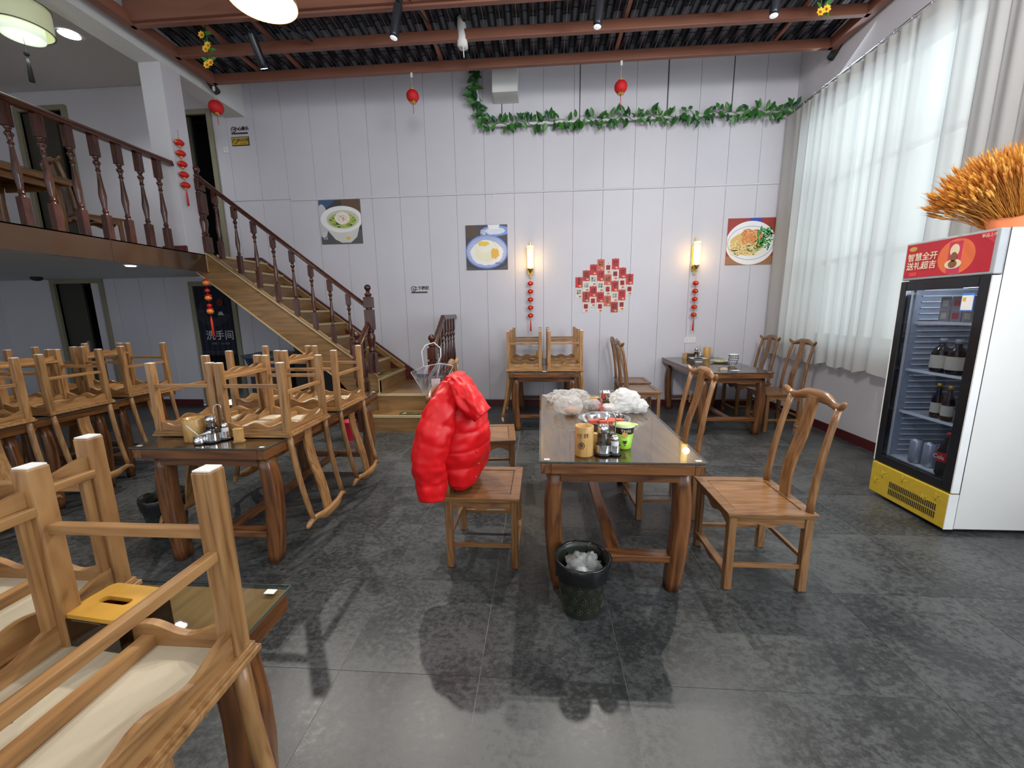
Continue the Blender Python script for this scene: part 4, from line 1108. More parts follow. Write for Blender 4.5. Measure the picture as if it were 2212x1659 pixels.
# palace lantern upstairs
t = thing('palace_lantern', (-4.90, 4.05, 4.12), 'lit palace-style drum lantern with black tassel above the mezzanine', 'lantern')
PAR = mat('parchment_green', (.62, .64, .42), .6, emit=.14, ecol=(.80, .86, .52))
MB().lathe([(.21, .06), (.22, .07), (.22, .27), (.21, .28)], 36, cap=False).build('outer_shade', PAR, t)
MB().lathe([(.15, 0), (.155, .01), (.155, .33), (.15, .34)], 32).build('inner_shade', mat('parchment_lit', (.8, .86, .7), .6, emit=.42, ecol=(.84, .95, .80)), t)
for z, r in ((.065, .222), (.275, .222)): MB().tube([(r*math.cos(a), r*math.sin(a), z) for a in [2*PI*k/36 for k in range(37)]], .004, 6).build('wire_ring', BLACK, t)
MB().tube([(0, 0, .34), (0, 0, .74)], .006, 6).build('cord', BLACK, t)
MB().tube([(0, 0, 0), (0, 0, -.13)], .002, 4).ball((0, 0, -.14), .022, 8, 6).lathe([(.022, -.38), (.014, -.22), (.006, -.18)], 8).build('tassel', BLACKM, t)
point('palace_lantern_glow', (-4.90, 4.05, 3.98), 2, (.9, 1, .85), .1)
def downlight(x, y, z, label, r=.07, e=9):
    t = thing('downlight', (x, y, z), label, 'downlight', 'recessed white downlights')
    MB().lathe([(r, -.006), (r, 0)], 24).build('lens', mat('downlight_lens', (.9, .95, 1), .4, emit=e, ecol=(.88, .94, 1)), t)
    MB().lathe([(r+.015, -.008), (r+.002, -.009), (r+.002, 0)], 24, cap=False).build('ring', WHITE, t)
downlight(-5.67, 5.19, 4.858, 'bright recessed downlight in the upstairs ceiling beside the palace lantern', .10)
downlight(-4.96, 4.76, 2.098, 'small bright downlight in the ceiling below the mezzanine', .05)
t = thing('ceiling_speaker', (-7.6, 5.8, 2.10), 'small dark dome on the ceiling below the mezzanine', 'dome'); MB().ball((0, 0, -.02), .07, 12, 8, .6).build('dome', BLACKM, t)

# ------------------------------------------------------------ drinks fridge
FX0, FX1, FY0, FY1, FH = 2.67, 3.32, 2.665, 3.285, 1.935
f = thing('drinks_fridge', (FX0, FY0, 0), 'tall white glass-door drinks fridge with red header and yellow base panel', 'fridge')
fo = (-FX0, -FY0, 0)
FW = mat('fridge_white', (.70, .69, .66), .18, .5, var=.01); FG = mat('fridge_grey', (.42, .43, .45), .3)
INN = mat('fridge_liner', (.30, .33, .38), .4)
MB().box(FX0+.05, FX1, FY0, FY0+.03, .03, FH).box(FX0+.05, FX1, FY1-.03, FY1, .03, FH).box(FX1-.03, FX1, FY0+.03, FY1-.03, .03, FH).box(FX0+.05, FX1-.03, FY0+.03, FY1-.03, FH-.28, FH).box(FX0+.05, FX1-.03, FY0+.03, FY1-.03, .03, .30).build('cabinet', FW, f, fo, bev=.004)
MB().box(FX1-.06, FX1-.031, FY0+.04, FY1-.04, .30, 1.65).build('liner', INN, f, fo)
for y in (FY0+.031, FY1-.045):
    MB().box(FX0+.08, FX1-.06, y, y+.014, .30, 1.65).build('liner', INN, f, fo)
rb = MB()
for k in range(30): rb.box(FX0+.12, FX1-.1, FY1-.055, FY1-.046, .38+.042*k, .388+.042*k)
rb.build('liner_ribs', WHITE, f, fo)
# header
hd = MB().box(FX0, FX0+.05, FY0, FY1, 1.672, FH).build('header', FG, f, fo, bev=.008)
HR = mat('header_red', (.45, .012, .03), .3, emit=.06); HO = mat('header_orange', (.70, .14, .05), .3, emit=.05)
xo = FX0-FX0
def hp(m, name, mt, par=hd):
    o = m.build(name, mt, par); return o
MB().box(-.003, .0, .025, .605, 1.690, 1.920).build('header_print', HR, hd)
b = MB().prism([(y_, z_) for y_, z_ in poly_ellipse(.24, 1.80, .12, .112, 30)], 0, -.0040, -.003); b.build('glow_print', HO, hd)
MB().box(-.0050, -.0040, .205, .290, 1.695, 1.895).build('can_print', mat('can_magenta', (.55, .03, .10), .3), hd)
MB().prism(poly_ellipse(.25, 1.84, .030, .040, 20), 0, -.006, -.005).prism(poly_ellipse(.25, 1.755, .055, .03, 20), 0, -.006, -.005).build('face_print', mat('cream_print', (.75, .62, .42), .3), hd)
MB().prism(poly_ellipse(.25, 1.80, .022, .03, 20), 0, -.007, -.006).prism(poly_ellipse(.252, 1.755, .028, .024, 20), 0, -.007, -.006).build('walnut_print', mat('walnut_brown', (.22, .09, .03), .4), hd)
MB().prism([(.025, 1.92), (.115, 1.92), (.025, 1.855)], 0, -.0045, -.003).build('corner_ribbon', mat('ribbon_red', (.65, .04, .06), .3), hd)
MB().prism(poly_ellipse(.555, 1.888, .030, .016, 20), 0, -.0045, -.003).build('gold_badge', mat('badge_gold', (.55, .38, .08), .4), hd)
ONF = (PI/2, 0, -PI/2)
CREAM = mat('header_cream', (.78, .66, .48), .4, emit=.05)
text('lettering', '智慧全开', .056, CREAM, hd, (-.006, .475, 1.825), ONF, .0006, bold=.0008)
text('lettering', '送礼超吉', .056, CREAM, hd, (-.006, .475, 1.765), ONF, .0006, bold=.0008)
text('ribbon_lettering', '新品上市', .022, CREAM, hd, (-.006, .052, 1.900), (PI/2+.0, .0, -PI/2), .0004)
MB().box(-.005, -.004, .50, .56, 1.70, 1.725).build('red_envelope_print', mat('ribbon_red2', (.7, .05, .06), .3), hd)
# door
dr = MB().box(FX0, FX0+.045, FY0, FY0+.07, .285, 1.665).box(FX0, FX0+.045, FY1-.05, FY1, .285, 1.665).box(FX0, FX0+.045, FY0+.07, FY1-.05, .285, .345).box(FX0, FX0+.045, FY0+.07, FY1-.05, 1.60, 1.665).build('door', mat('door_black', (.012, .013, .016), .12), f, fo, bev=.003)
MB().box(.012, .018, .07, FY1-FY0-.05, .345, 1.60).build('door_glass', glassy('fridge_glass', (.78, .82, .88), 1.5, .02), dr)
MB().box(-.002, .046, -.004, .004, .285, 1.665).box(-.002, .046, FY1-FY0-.004, FY1-FY0+.004, .285, 1.665).build('door_edge', WHITE, dr)
text('small_lettering', '冷藏展示柜', .018, FG, dr, (-.001, .50, 1.575), ONF, .0003)
# yellow kick panel with slots
kp = MB().box(FX0-.01, FX0+.05, FY0, FY1, .03, .275).build('kick_panel', mat('panel_yellow', (.52, .36, .03), .45, bump=.05, scale=30), f, fo, bev=.006)
sb = MB()
for r_ in range(2):
    for k in range(26): sb.box(-.0125, -.009, .07+.0145*k, .0765+.0145*k, .072+.055*r_, .117+.055*r_)
sb.build('vent_slots', BLACKM, kp)
eb = MB()
for cy, cz in ((.50, .20), (.16, .17), (.33, .235), (.07, .22), (.56, .13)):
    for k in range(6): eb.tube([(-.011, cy, cz), (-.011, cy+.03*math.cos(k*PI/3), cz+.03*math.sin(k*PI/3))], .0022, 4)
eb.build('embossed_flowers', mat('panel_yellow2', (.56, .40, .04), .4), kp)
MB().box(FX0-.008, FX0+.05, FY0-.003, FY0+.003, .03, .275).build('kick_edge', WHITE, f, fo)
MB().box(FX0+.05, FX0+.054, FY0-.002, FY0, .03, FH).build('side_seam', BLACKM, f, fo)
for x in (FX0+.1, FX1-.1):
    for y in (FY0+.08, FY1-.08): MB().lathe([(.02, 0), (.02, .032)], 10, (x, y, 0)).build('foot', BLACK, f, fo)
# blue energy sticker
es = MB().box(-.003, -.001, .078, .155, 1.455, 1.565).build('energy_label', mat('label_blue', (.08, .22, .62), .4), dr)
MB().box(-.004, -.003, .082, .151, 1.462, 1.552).build('label_paper', PAPER, es)
MB().box(-.0045, -.004, .125, .145, 1.515, 1.540).build('label_mark', mat('label_yellow', (.7, .45, .05), .4), es)
for par_ in (hd, dr, kp, ):
    for ch_ in par_.children: ch_.location = Vector(ch_.location)+Vector((FX0, FY0, 0))
for z in (.70, 1.02, 1.37):
    sh = MB()
    for k in range(18): sh.box(FX0+.08, FX1-.08, FY0+.06+.028*k, FY0+.065+.028*k, z, z+.006)
    sh.box(FX0+.075, FX0+.085, FY0+.045, FY1-.06, z-.008, z+.010); sh.box(FX1-.09, FX1-.08, FY0+.045, FY1-.06, z-.004, z+.006)
    sh.build('wire_shelf', WHITE, f, fo)
MB().box(FX0+.07, FX1-.062, FY0+.045, FY1-.05, .300, .345).build('fridge_floor', WHITE, f, fo)
point('fridge_lamp', (FX0+.2, (FY0+FY1)/2, 1.62), 1.6, (.8, .9, 1), .05)
# drinks
BG = mat('bottle_dark', (.012, .010, .012), .12); CANW = mat('can_grey', (.50, .50, .56), .3, .5, .4); LBL = mat('bottle_label', (.62, .55, .42), .5)
def beer(x, y, z, label, h=.24, r=.032):
    t = thing('beer_bottle', (x, y, z), label, 'bottle', 'dark bottles in the fridge')
    MB().lathe([(r*.9, 0), (r, .01), (r, h*.55), (r*.75, h*.66), (r*.42, h*.76), (r*.38, h*.97)], 16).build('bottle_body', BG, t)
    MB().lathe([(r*1.02, h*.14), (r*1.02, h*.44)], 16, cap=False).build('bottle_label', LBL, t)
    MB().lathe([(r*.45, h*.90), (r*.45, h), (r*.3, h*1.01)], 12).build('cap', GOLDP, t)
for k, (x, y) in enumerate(((2.80, 3.00), (2.78, 2.90), (2.82, 2.80), (2.79, 2.74))):
    beer(x, y, .712, 'dark beer bottle on the lower wire shelf of the fridge, %s from the left' % names8[k])
def jar(x, y, z, label):
    t = thing('liquor_jar', (x, y, z), label, 'bottle', 'squat bottles in the fridge')
    MB().lathe([(.045, 0), (.052, .01), (.052, .13), (.04, .165), (.018, .185), (.018, .215)], 18).build('bottle_body', BG, t)
    MB().lathe([(.0535, .03), (.0535, .12)], 18, cap=False).build('bottle_label', LBL, t)
    MB().lathe([(.02, .205), (.02, .235)], 12).build('cap', FG, t)
for k, y in enumerate((3.03, 2.92, 2.79)): jar(2.80, y, 1.031, 'squat dark bottle with beige label on the middle fridge shelf, %s from the left' % names8[k])
for k, y in enumerate((3.03, 2.95, 2.87, 2.79)):
    for j in range(2):
        t = thing('drink_carton', (2.80, y, 1.381+.085*j), 'small patterned drink pack on the top fridge shelf, %s from left, %s layer' % (names8[k], 'lower' if j == 0 else 'upper'), 'carton', 'drink packs on the top fridge shelf')
        MB().box(-.03, .03, -.036, .036, 0, .082).build('box', mat('carton_grey', (.32, .26, .26), .5), t, bev=.002)
        MB().box(-.031, -.030, -.02, .02, .02, .06).build('print', CR['R'] if k % 2 else LBL, t)
def can(x, y, z, label):
    t = thing('drink_can', (x, y, z), label, 'can', 'tall cans in the fridge')
    MB().lathe([(.028, 0), (.036, .012), (.036, .165), (.028, .18)], 20).build('can_body', CANW, t)
    MB().lathe([(.029, .18), (.029, .183)], 18).build('can_lid', STEEL, t)
    MB().box(-.034, -.031, -.012, .012, .04, .10).build('dark_emblem', BLACKM, t)
can(2.765, 3.06, .346, 'tall grey can at the bottom of the fridge, left one'); can(2.785, 2.975, .346, 'tall grey can at the bottom of the fridge, middle one'); can(2.80, 2.89, .346, 'tall grey can at the bottom of the fridge beside the cola')
t = thing('cola_bottle', (2.755, 2.82, .346), 'big dark cola bottle with red label at the bottom of the fridge', 'bottle')
MB().lathe([(.045, 0), (.052, .02), (.050, .10), (.052, .17), (.035, .23), (.016, .27), (.016, .29)], 20).build('bottle_body', BG, t)
MB().lathe([(.0525, .10), (.0525, .165)], 20, cap=False).build('bottle_label', RED, t)
text('lettering', 'Cola', .04, PAPER, t, (-.0535, 0, .132), ONF, .0004)
MB().lathe([(.018, .28), (.018, .30)], 14).build('cap', RED, t)

# dyed wheat bundle on the fridge
t = thing('wheat_bundle', (2.86, 2.93, FH), 'big bundle of orange dried wheat wrapped in orange paper lying on the fridge', 'dried wheat')
WH = [mat('wheat_%d' % k, c, .7) for k, c in enumerate(((.66, .29, .04), (.78, .38, .06), (.54, .20, .03)))]
rg = random.Random(2)
# fan root
sm = [MB() for _ in range(3)]; em = [MB() for _ in range(3)]
for k in range(1500):
    a = rg.uniform(0, 1)
    ang = math.radians(158-118*a+rg.uniform(-7, 7))
    base = Vector((-.01+.34*a+rg.uniform(-.03, .03), -.02+rg.uniform(-.07, .07)-.12*a, .03+rg.uniform(0, .03)))
    L = (.25+.16*math.sin(PI*min(1, a+.12)))*rg.uniform(.80, 1.06)
    d = Vector((math.cos(ang), rg.uniform(-.42, .30), max(.12, math.sin(ang)))).normalized()
    tip = base+d*L; j = k % 3
    mid = base+d*L*.55+Vector((rg.uniform(-.01, .01), rg.uniform(-.01, .01), .010))
    sm[j].tube([base, mid, tip], .0017, 3, False)
    e1 = tip+d*.06
    em[j].tube([tip-d*.012, tip+d*.012, tip+d*.038, e1], [.002, .008, .007, .001], 4, False)
    for q in range(3):
        b_ = tip+d*.02*q
        em[j].tube([b_, b_+d*.045+Vector((rg.uniform(-.018, .018), rg.uniform(-.018, .018), rg.uniform(-.012, .012)))], [.0014, .0005], 3, False)
for j in range(3):
    o = sm[j].build('stalks', WH[j], t, kind='stuff'); o = em[j].build('ears', WH[j], t, kind='stuff')
wr_ = []
for i in range(8):
    v = i/7
    wr_.append([((.15+(.19+.04*v)*math.cos(a)), -.06+(.10+.03*v)*math.sin(a)+.004*math.sin(9*a), .002+.085*v+(.018 if i == 7 else 0)*math.sin(3*a)) for a in [2*PI*k/36 for k in range(36)]])
MB().loft(wr_, cap=False).build('paper_wrap', mat('wrap_orange', (.80, .24, .09), .6), t)
# ------------------------------------------------------------ red padded jacket
JR = mat('jacket_red', (.72, .006, .010), .42, .45, var=.12, scale=9, bump=.25)
t = thing('padded_jacket', (-.55, 2.36, 1.1), 'bright red quilted padded jacket draped over a chair back', 'jacket')
jo = Vector((.55, -2.36, -1.1))
def interp(tab, z):
    for (a, va), (b, vb) in zip(tab[:-1], tab[1:]):
        if a <= z <= b:
            k = (z-a)/(b-a); k = k*k*(3-2*k)*.5+k*.5
            return va+(vb-va)*k
    return tab[0][1] if z < tab[0][0] else tab[-1][1]
def quilt(v, pitch=.098, ph=0):
    d = abs(((v+ph)/pitch) % 1-.5)*2      # 1 at the seam, 0 mid channel
    return .5*(1-d**10)
RT = [(.485, -.405), (.51, -.37), (.56, -.346), (.67, -.330), (.81, -.318), (.92, -.345), (1.0, -.385), (1.08, -.425), (1.13, -.465)]
LT = [(.485, -.56), (.52, -.60), (.60, -.64), (.707, -.655), (.825, -.645), (.94, -.615), (1.065, -.575), (1.13, -.53)]
HD = [(.485, .17), (.52, .20), (.7, .235), (.9, .25), (1.0, .24), (1.08, .19), (1.13, .10)]
rings = []; NR = 72
for i in range(70):
    z = .485+(1.135-.485)*i/69
    xl, xr, hy = interp(LT, z), interp(RT, z), interp(HD, z)
    cx, hx = (xl+xr)/2, (xr-xl)/2
    ring = []
    for k in range(NR):
        a = 2*PI*k/NR; c, s_ = math.cos(a), math.sin(a)
        e = .78
        c2, s2 = math.copysign(abs(c)**e, c), math.copysign(abs(s_)**e, s_)
        q = quilt(z, .108, .03+.006*math.sin(a*3)); 
        w_ = noise.noise(Vector((c*1.6+5, s_*1.6, z*9)))*.018+noise.noise(Vector((c*4, s_*4+3, z*20)))*.009
        off_ = -.006+.017*q+w_
        sag = .012*math.sin(a*2+1)*(1 if z < .56 else 0)
        ring.append(Vector((cx+c2*(hx+off_), 2.365+s2*(hy+off_), z+sag))+jo)
    rings.append(ring)
MB().loft(rings).build('body', JR, t)
def puffy(name, path, rad, pitch, flat=1, seed=0, flr=0, NK=40, NS=64, upv=(0, 1, 0)):
    P_ = [Vector(p) for p in path]
    seg = [(P_[i+1]-P_[i]).length for i in range(len(P_)-1)]; T_ = sum(seg)
    rings = []
    for i in range(NS+1):
        d = T_*i/NS; acc = 0
        for j, L in enumerate(seg):
            if d <= acc+L+1e-6: break
            acc += L
        u = (d-acc)/seg[j]
        def cr(p0, p1, p2, p3, u): return .5*((2*p1)+(-p0+p2)*u+(2*p0-5*p1+4*p2-p3)*u*u+(-p0+3*p1-3*p2+p3)*u**3)
        q0, q1, q2, q3 = P_[max(j-1, 0)], P_[j], P_[j+1], P_[min(j+2, len(P_)-1)]
        p = cr(q0, q1, q2, q3, u); tn = (cr(q0, q1, q2, q3, min(u+.02, 1.02))-cr(q0, q1, q2, q3, u-.02)).normalized()
        a_ = Vector(upv)-tn*tn.dot(Vector(upv)); a_.normalize(); b_ = tn.cross(a_)
        r = rad[j]+(rad[min(j+1, len(rad)-1)]-rad[j])*u
        q = quilt(d, pitch)
        ring = []
        for k in range(NK):
            an = 2*PI*k/NK
            n_ = noise.noise(Vector((math.cos(an)*1.5+seed, math.sin(an)*1.5, d*10)))*.016+noise.noise(Vector((math.cos(an)*3.5+seed, math.sin(an)*3.5, d*24)))*.009
            rr = r-.006+.016*q+n_
            ring.append(p+a_*math.cos(an)*rr*flat+b_*math.sin(an)*rr+jo)
        rings.append(ring)
    MB().loft(rings).build(name, JR, t)
puffy('sleeve', [(-.50, 2.20, 1.10), (-.530, 2.11, .99), (-.575, 2.07, .86), (-.605, 2.06, .72), (-.612, 2.07, .58), (-.605, 2.075, .475)], [.045, .080, .097, .094, .088, .078], .115, .75, 2)
puffy('sleeve', [(-.54, 2.52, 1.08), (-.62, 2.60, .95), (-.67, 2.60, .80), (-.67, 2.58, .62), (-.65, 2.56, .56)], [.045, .08, .085, .075, .05], .105, .8, 9)
puffy('collar', [(-.475, 2.18, 1.135), (-.43, 2.15, 1.075), (-.375, 2.13, 1.01), (-.315, 2.12, .945)], [.03, .052, .062, .050], .3, 1.6, 4)
for x, z in ((-.355, .66), (-.375, .58), (-.36, .73)):
    MB().ball((x+jo[0]+.008, 2.15+jo[1]-.02, z+jo[2]), .008, 8, 6).build('snap_button', RED, t)

# clear carrier bag hooked on the same chair
t = thing('clear_bag', (-.72, 2.70, 1.16), 'clear plastic tapered carrier bag with white handles hanging behind the red jacket', 'bag')
b = MB()
top = [(-.155, -.05, -.06), (-.06, -.065, -.02), (.05, -.06, -.0), (.135, -.03, -.02), (.10, .05, -.01), (0, .06, -.01), (-.11, .04, -.04)]
bot = [(x*.12-.03, y*.3, -.27) for x, y, z in top]
n = len(top)
vs = []
for j in range(7):
    v = j/6
    for i in range(n*3):
        f_ = i/3; a = int(f_); u = f_-a
        p0, p1 = Vector(top[a % n]), Vector(top[(a+1) % n]); q0, q1 = Vector(bot[a % n]), Vector(bot[(a+1) % n])
        p = p0.lerp(p1, u).lerp(q0.lerp(q1, u), v); p += Vector((math.sin(i*5+j), math.cos(i*3+j*2), 0))*.004
        vs.append(p)
m3 = n*3
b.add(vs, [(j*m3+i, j*m3+(i+1) % m3, (j+1)*m3+(i+1) % m3, (j+1)*m3+i) for j in range(6) for i in range(m3)], False)
b.build('film', CLEAR, t)
MB().tube([top[0], bot[0]], .0012, 4).tube([top[2], bot[2]], .0012, 4).tube([top[3], bot[3]], .0012, 4).tube(top[:4], .0014, 4).build('welded_seams', WHITE, t, kind='stuff')
MB().tube([(-.06, -.065, -.02), (-.075, -.04, .08), (-.05, -.03, .12), (0, 0, .135), (.05, -.03, .10), (.055, -.05, .05), (.04, -.06, 0)], .003, 6).build('handle', WHITE, t)
MB().box(-.03, .03, -.02, -.018, -.22, -.11, rot=.3).build('paper_slip', PAPER, t)

# ------------------------------------------------------------ waste bins
def bin_(x, y, label, full):
    t = thing('waste_bin', (x, y, 0), label, 'bin', 'black waste bins')
    BK = mat('bin_black', (.018, .022, .014), .4)
    N = 40
    MB().lathe([(.098, 0), (.100, .01), (.128, .27), (.132, .285), (.126, .285), (.120, .26), (.094, .02), (0, .02)], N, cap=False).build('bin_body', BK, t)
    pm = MB()
    for r_ in range(3):
        for k in range(14):
            a0 = 2*PI*(k+.5*(r_ % 2))/14; zc = .05+.06*r_
            rr = .1005+(zc-.01)*.028/.26+.0015
            for dx, dz in ((-.010, 0), (.010, 0), (0, .010), (0, -.010)):
                pts = []
                for q in range(5):
                    aa = a0+(dx+(.008, .008, -.008, -.008, .008)[q])/rr; zz = zc+dz+(-.008, .008, .008, -.008, -.008)[q]
                    r2 = .1005+(zz-.01)*.028/.26+.0012
                    pts.append((r2*math.cos(aa), r2*math.sin(aa), zz))
                pm.tube(pts, .0013, 3, False)
    pm.build('relief_pattern', mat('bin_relief', (.05, .055, .035), .45), t, kind='stuff')
    rg = random.Random(int(x*100))
    LN = mat('bin_liner', (.010, .010, .011), .18)
    prof = []
    rings = []
    for j, (r, z) in enumerate(((.095, .10), (.122, .262), (.126, .288), (.133, .291), (.137, .285), (.136, .25), (.131, .215), (.130, .195))):
        rings.append([((r+(rg.uniform(-.003, .004) if j not in (0,) else 0)+(.012*max(0, math.cos(2*PI*k/N-.1))**8 if j > 3 else 0))*math.cos(2*PI*k/N), (r+rg.uniform(-.002, .004))*math.sin(2*PI*k/N), z+(rg.uniform(-.014, .014) if j > 4 else rg.uniform(-.002, .002))) for k in range(N)])
    MB().loft(rings, cap=False).build('bin_liner', LN, t)
    if full:
        MB().tube([(.1325*math.cos(a), .1325*math.sin(a), .282) for a in [2*PI*k/40 for k in range(41)]], .003, 6).build('gold_rim', mat('rim_cream', (.62, .50, .25), .4), t)
        MB().lathe([(.0, .20), (.10, .19), (.108, .18)], 20, cap=False).build('liner_bottom', LN, t)
    return t
def crumple(name, cen, size, m, seed, par=None, n=22, mm=16, amp=.45, base=None, f=2.2):
    rings = []
    for i in range(1, mm):
        a = PI*i/mm
        ring = []
        for k in range(n):
            b_ = 2*PI*k/n
            d = Vector((math.sin(a)*math.cos(b_), math.sin(a)*math.sin(b_), -math.cos(a)))
            w1 = noise.noise(d*f*.55+Vector((seed, 0, 0)))
            w2 = 1-abs(noise.noise(d*f*.8+Vector((0, seed, w1*2))))*2.4
            w3 = 1-abs(noise.noise(d*f*1.7+Vector((w1, 0, seed))))*2.4
            r = 1+amp*(.55*w1+.34*(w2-.5)+.07*(w3-.5))
            p = Vector((d.x*size[0]*r, d.y*size[1]*r, d.z*size[2]*r))+Vector(cen)
            if base is not None: p.z = max(p.z, base+.0005*(k % 3))
            ring.append(p)
        rings.append(ring)
    return MB().loft(rings).build(name, m, par)
bt = bin_(.205, 1.86, 'black patterned waste bin with liner and clear plastic rubbish in front of the long table', True)
rb_ = thing('plastic_rubbish', (.205, 1.86, .2), 'crumpled clear plastic bags inside the front waste bin', 'plastic bag')
crumple('film', (-.03, .0, .03), (.055, .06, .055), BAGF, 3, rb_, 30, 20, .8, f=3)
crumple('film', (.035, .01, .035), (.055, .05, .055), BAGF, 8, rb_, 30, 20, .8, f=3)
crumple('tissue', (0, -.04, .01), (.05, .035, .03), PAPER, 4, rb_, 20, 14, .6, f=3)
bin_(-2.60, 2.44, 'black waste bin in shadow at the left end of the middle left table', False)

# ------------------------------------------------------------ things on the tables
ZG = .7635
BAMB = BAM[2]
INKB = mat('burnt_ink', (.08, .035, .012), .6)
def bamboo_cup(x, y, z, label, h=.155, r=.048, prt=True, full=True, name='bamboo_cup', rz=0):
    t = thing(name, (x, y, z), label, 'cup', 'bamboo cups', rz)
    MB().lathe([(r*.97, 0), (r, .004), (r, h-.003), (r*.97, h), (r*.80, h), (r*.78, h-.02 if full else .02), (0, h-.02 if full else .02)], 32, cap=False).build('cup_body', BAMB, t)
    if prt:
        text('lettering', '竹 舒', .026, INKB, t, (-.012, -r-.0008, h*.72), (PI/2, 0, 0), .0004)
        MB().tube([(-.018+.015*math.cos(a), -r*.955-.0028, h*.40+.017*math.sin(a)) for a in [2*PI*k/16 for k in range(17)]], .0018, 5).build('round_seal', INKB, t)
        MB().prism(poly_ellipse(-.018, h*.40, .009, .011, 12), 1, -r*.96-.001, -r*.95).build('seal_fill', INKB, t)
    if full:
        b = MB(); rg = random.Random(4)
        for k in range(70):
            a, q = rg.uniform(0, 6.28), rg.uniform(0, r*.72)
            b.tube([(q*math.cos(a), q*math.sin(a), h-.05), (q*math.cos(a)+rg.uniform(-.003, .003), q*math.sin(a), h-.010-rg.uniform(0, .008))], .0011, 4)
        b.build('toothpicks', PALE[2], t, kind='stuff')
    return t
bamboo_cup(.222, 2.018, ZG, 'bamboo toothpick cup with burnt lettering at the front of the long table')
bamboo_cup(-2.065, 2.20, ZG, 'bamboo chopstick cup on the middle left table', .135, .058, False, False)
bamboo_cup(2.42, 6.08, ZG, 'tall bamboo cup on the corner table by the wall', .165, .05, False, False)
bamboo_cup(-.02, 5.98, ZG, 'bamboo cup behind the upturned chairs on the back wall table', .14, .05, False, False)
DSOY = mat('soy_sauce', (.012, .006, .004), .1)
def caddy(x, y, label, rz=0, black=False):
    t = thing('condiment_caddy', (x, y, ZG), label, 'condiment set', 'steel condiment caddies', rz)
    MB().lathe([(.044, 0), (.046, .006), (.044, .012)], 24, (-.025, 0, 0)).lathe([(.034, 0), (.036, .006), (.034, .012)], 24, (.035, 0, 0)).build('base', BLACK, t)
    MB().lathe([(.038, .010), (.038, .055)], 24, (-.025, 0, 0), cap=False).lathe([(.026, .010), (.026, .05)], 24, (.035, 0, 0), cap=False).build('steel_cups', CHROME, t)
    MB().tube([(.0, .03, .01), (.0, .03, .185), (.006, .03, .205), (.02, .03, .213), (.034, .03, .205), (.04, .03, .185), (.04, .03, .01)], .003, 6).build('loop_handle', CHROME, t)
    bt = MB().lathe([(.030, .012), (.033, .02), (.034, .075), (.026, .10), (.022, .118)], 24, (-.025, 0, 0), cap=False).build('sauce_bottle', glassy('bottle_glass', (.85, .87, .86), 1.4, .03), t)
    MB().lathe([(.030, .014), (.0325, .02), (.0325, .048 if not black else .095), (0, .048 if not black else .095)], 24, (-.025, 0, 0)).build('sauce', DSOY, bt)
    MB().lathe([(.024, .115), (.029, .118), (.030, .142), (.024, .156), (.008, .160)], 24, (-.025, 0, 0)).build('chrome_lid', CHROME, bt)
    sk = MB().lathe([(.020, .012), (.022, .02), (.019, .075)], 20, (.035, 0, 0), cap=False).lathe([(0, .014), (.019, .016), (.017, .07), (0, .07)], 20, (.035, 0, 0), cap=False).build('salt_shaker', WHITE, t)
    MB().lathe([(.020, .074), (.021, .078), (.021, .092), (.012, .102)], 20, (.035, 0, 0)).build('chrome_lid', CHROME, sk)
    return t
caddy(.345, 2.025, 'steel condiment caddy with soy bottle and salt shaker beside the noodle cup')
caddy(-1.915, 2.19, 'steel condiment caddy on the middle left table', .9, True)
caddy(2.30, 6.10, 'steel condiment caddy on the corner table by the wall', 0, True)
t = thing('spoon_dish', (-1.98, 2.13, ZG), 'small steel sugar pot with white spoon handles on the middle left table', 'pot')
MB().lathe([(.03, 0), (.034, .01), (.030, .045), (.012, .05)], 20).build('pot', CHROME, t)
MB().tube([(0, 0, .045), (-.06, -.01, .11)], .003, 6).tube([(0, 0, .05), (.07, 0, .07)], [.003, .008], 6).build('spoon_handles', WHITE, t)
def wood_box(x, y, label, w=.045, d=.03, h=.08, rz=0):
    t = thing('toothpick_box', (x, y, ZG), label, 'box', 'small wooden toothpick boxes', rz)
    MB().box(-w/2, w/2, -d/2, d/2, .006, h-.006).build('box_body', BAMB, t, bev=.002)
    MB().box(-w*.6, w*.6, -d*.6, d*.6, 0, .006).build('box_foot', BAM[0], t); MB().box(-w*.55, w*.55, -d*.55, d*.55, h-.006, h).build('box_lid', BAM[0], t, bev=.002)
wood_box(-1.775, 2.175, 'small pale wooden toothpick box on the middle left table', rz=.2)
wood_box(.275, 2.115, 'small wooden toothpick box half hidden behind the bamboo cup', .05, .03, .085)
wood_box(2.12, 6.12, 'small wooden toothpick box on the corner table', .05, .03, .08)
# noodle cup
t = thing('noodle_cup', (.445, 2.135, ZG), 'green and black instant noodle cup with a peeled lid on the long table', 'noodle cup')
NG = mat('cup_green', (.33, .62, .04), .35); NBK = mat('cup_black', (.02, .018, .016), .35)
MB().lathe([(.040, 0), (.041, .004), (.0505, .085)], 32).build('cup_lower', NG, t)
MB().lathe([(.0505, .085), (.0545, .122)], 32, cap=False).build('black_band', NBK, t)
MB().lathe([(.0545, .120), (.058, .123), (.058, .127), (.052, .128)], 32).build('rim', WHITE, t)
MB().lathe([(.0565, .128), (.0575, .1295), (.0, .1315)], 32).prism([(.04, -.03), (.075, -.012), (.07, .012), (.045, .03)], 2, .1285, .1295).build('lid', mat('lid_lime', (.60, .78, .25), .35), t)
MB().prism(poly_ellipse(0, 0, .035, .030, 20), 2, .1316, .1320).build('lid_print', mat('lid_cream', (.70, .68, .40), .4), t)
MB().prism(poly_ellipse(-.004, .085, .015, .016, 18), 1, -.0515, -.045).build('face_badge', mat('badge_orange', (.62, .34, .08), .5), t)
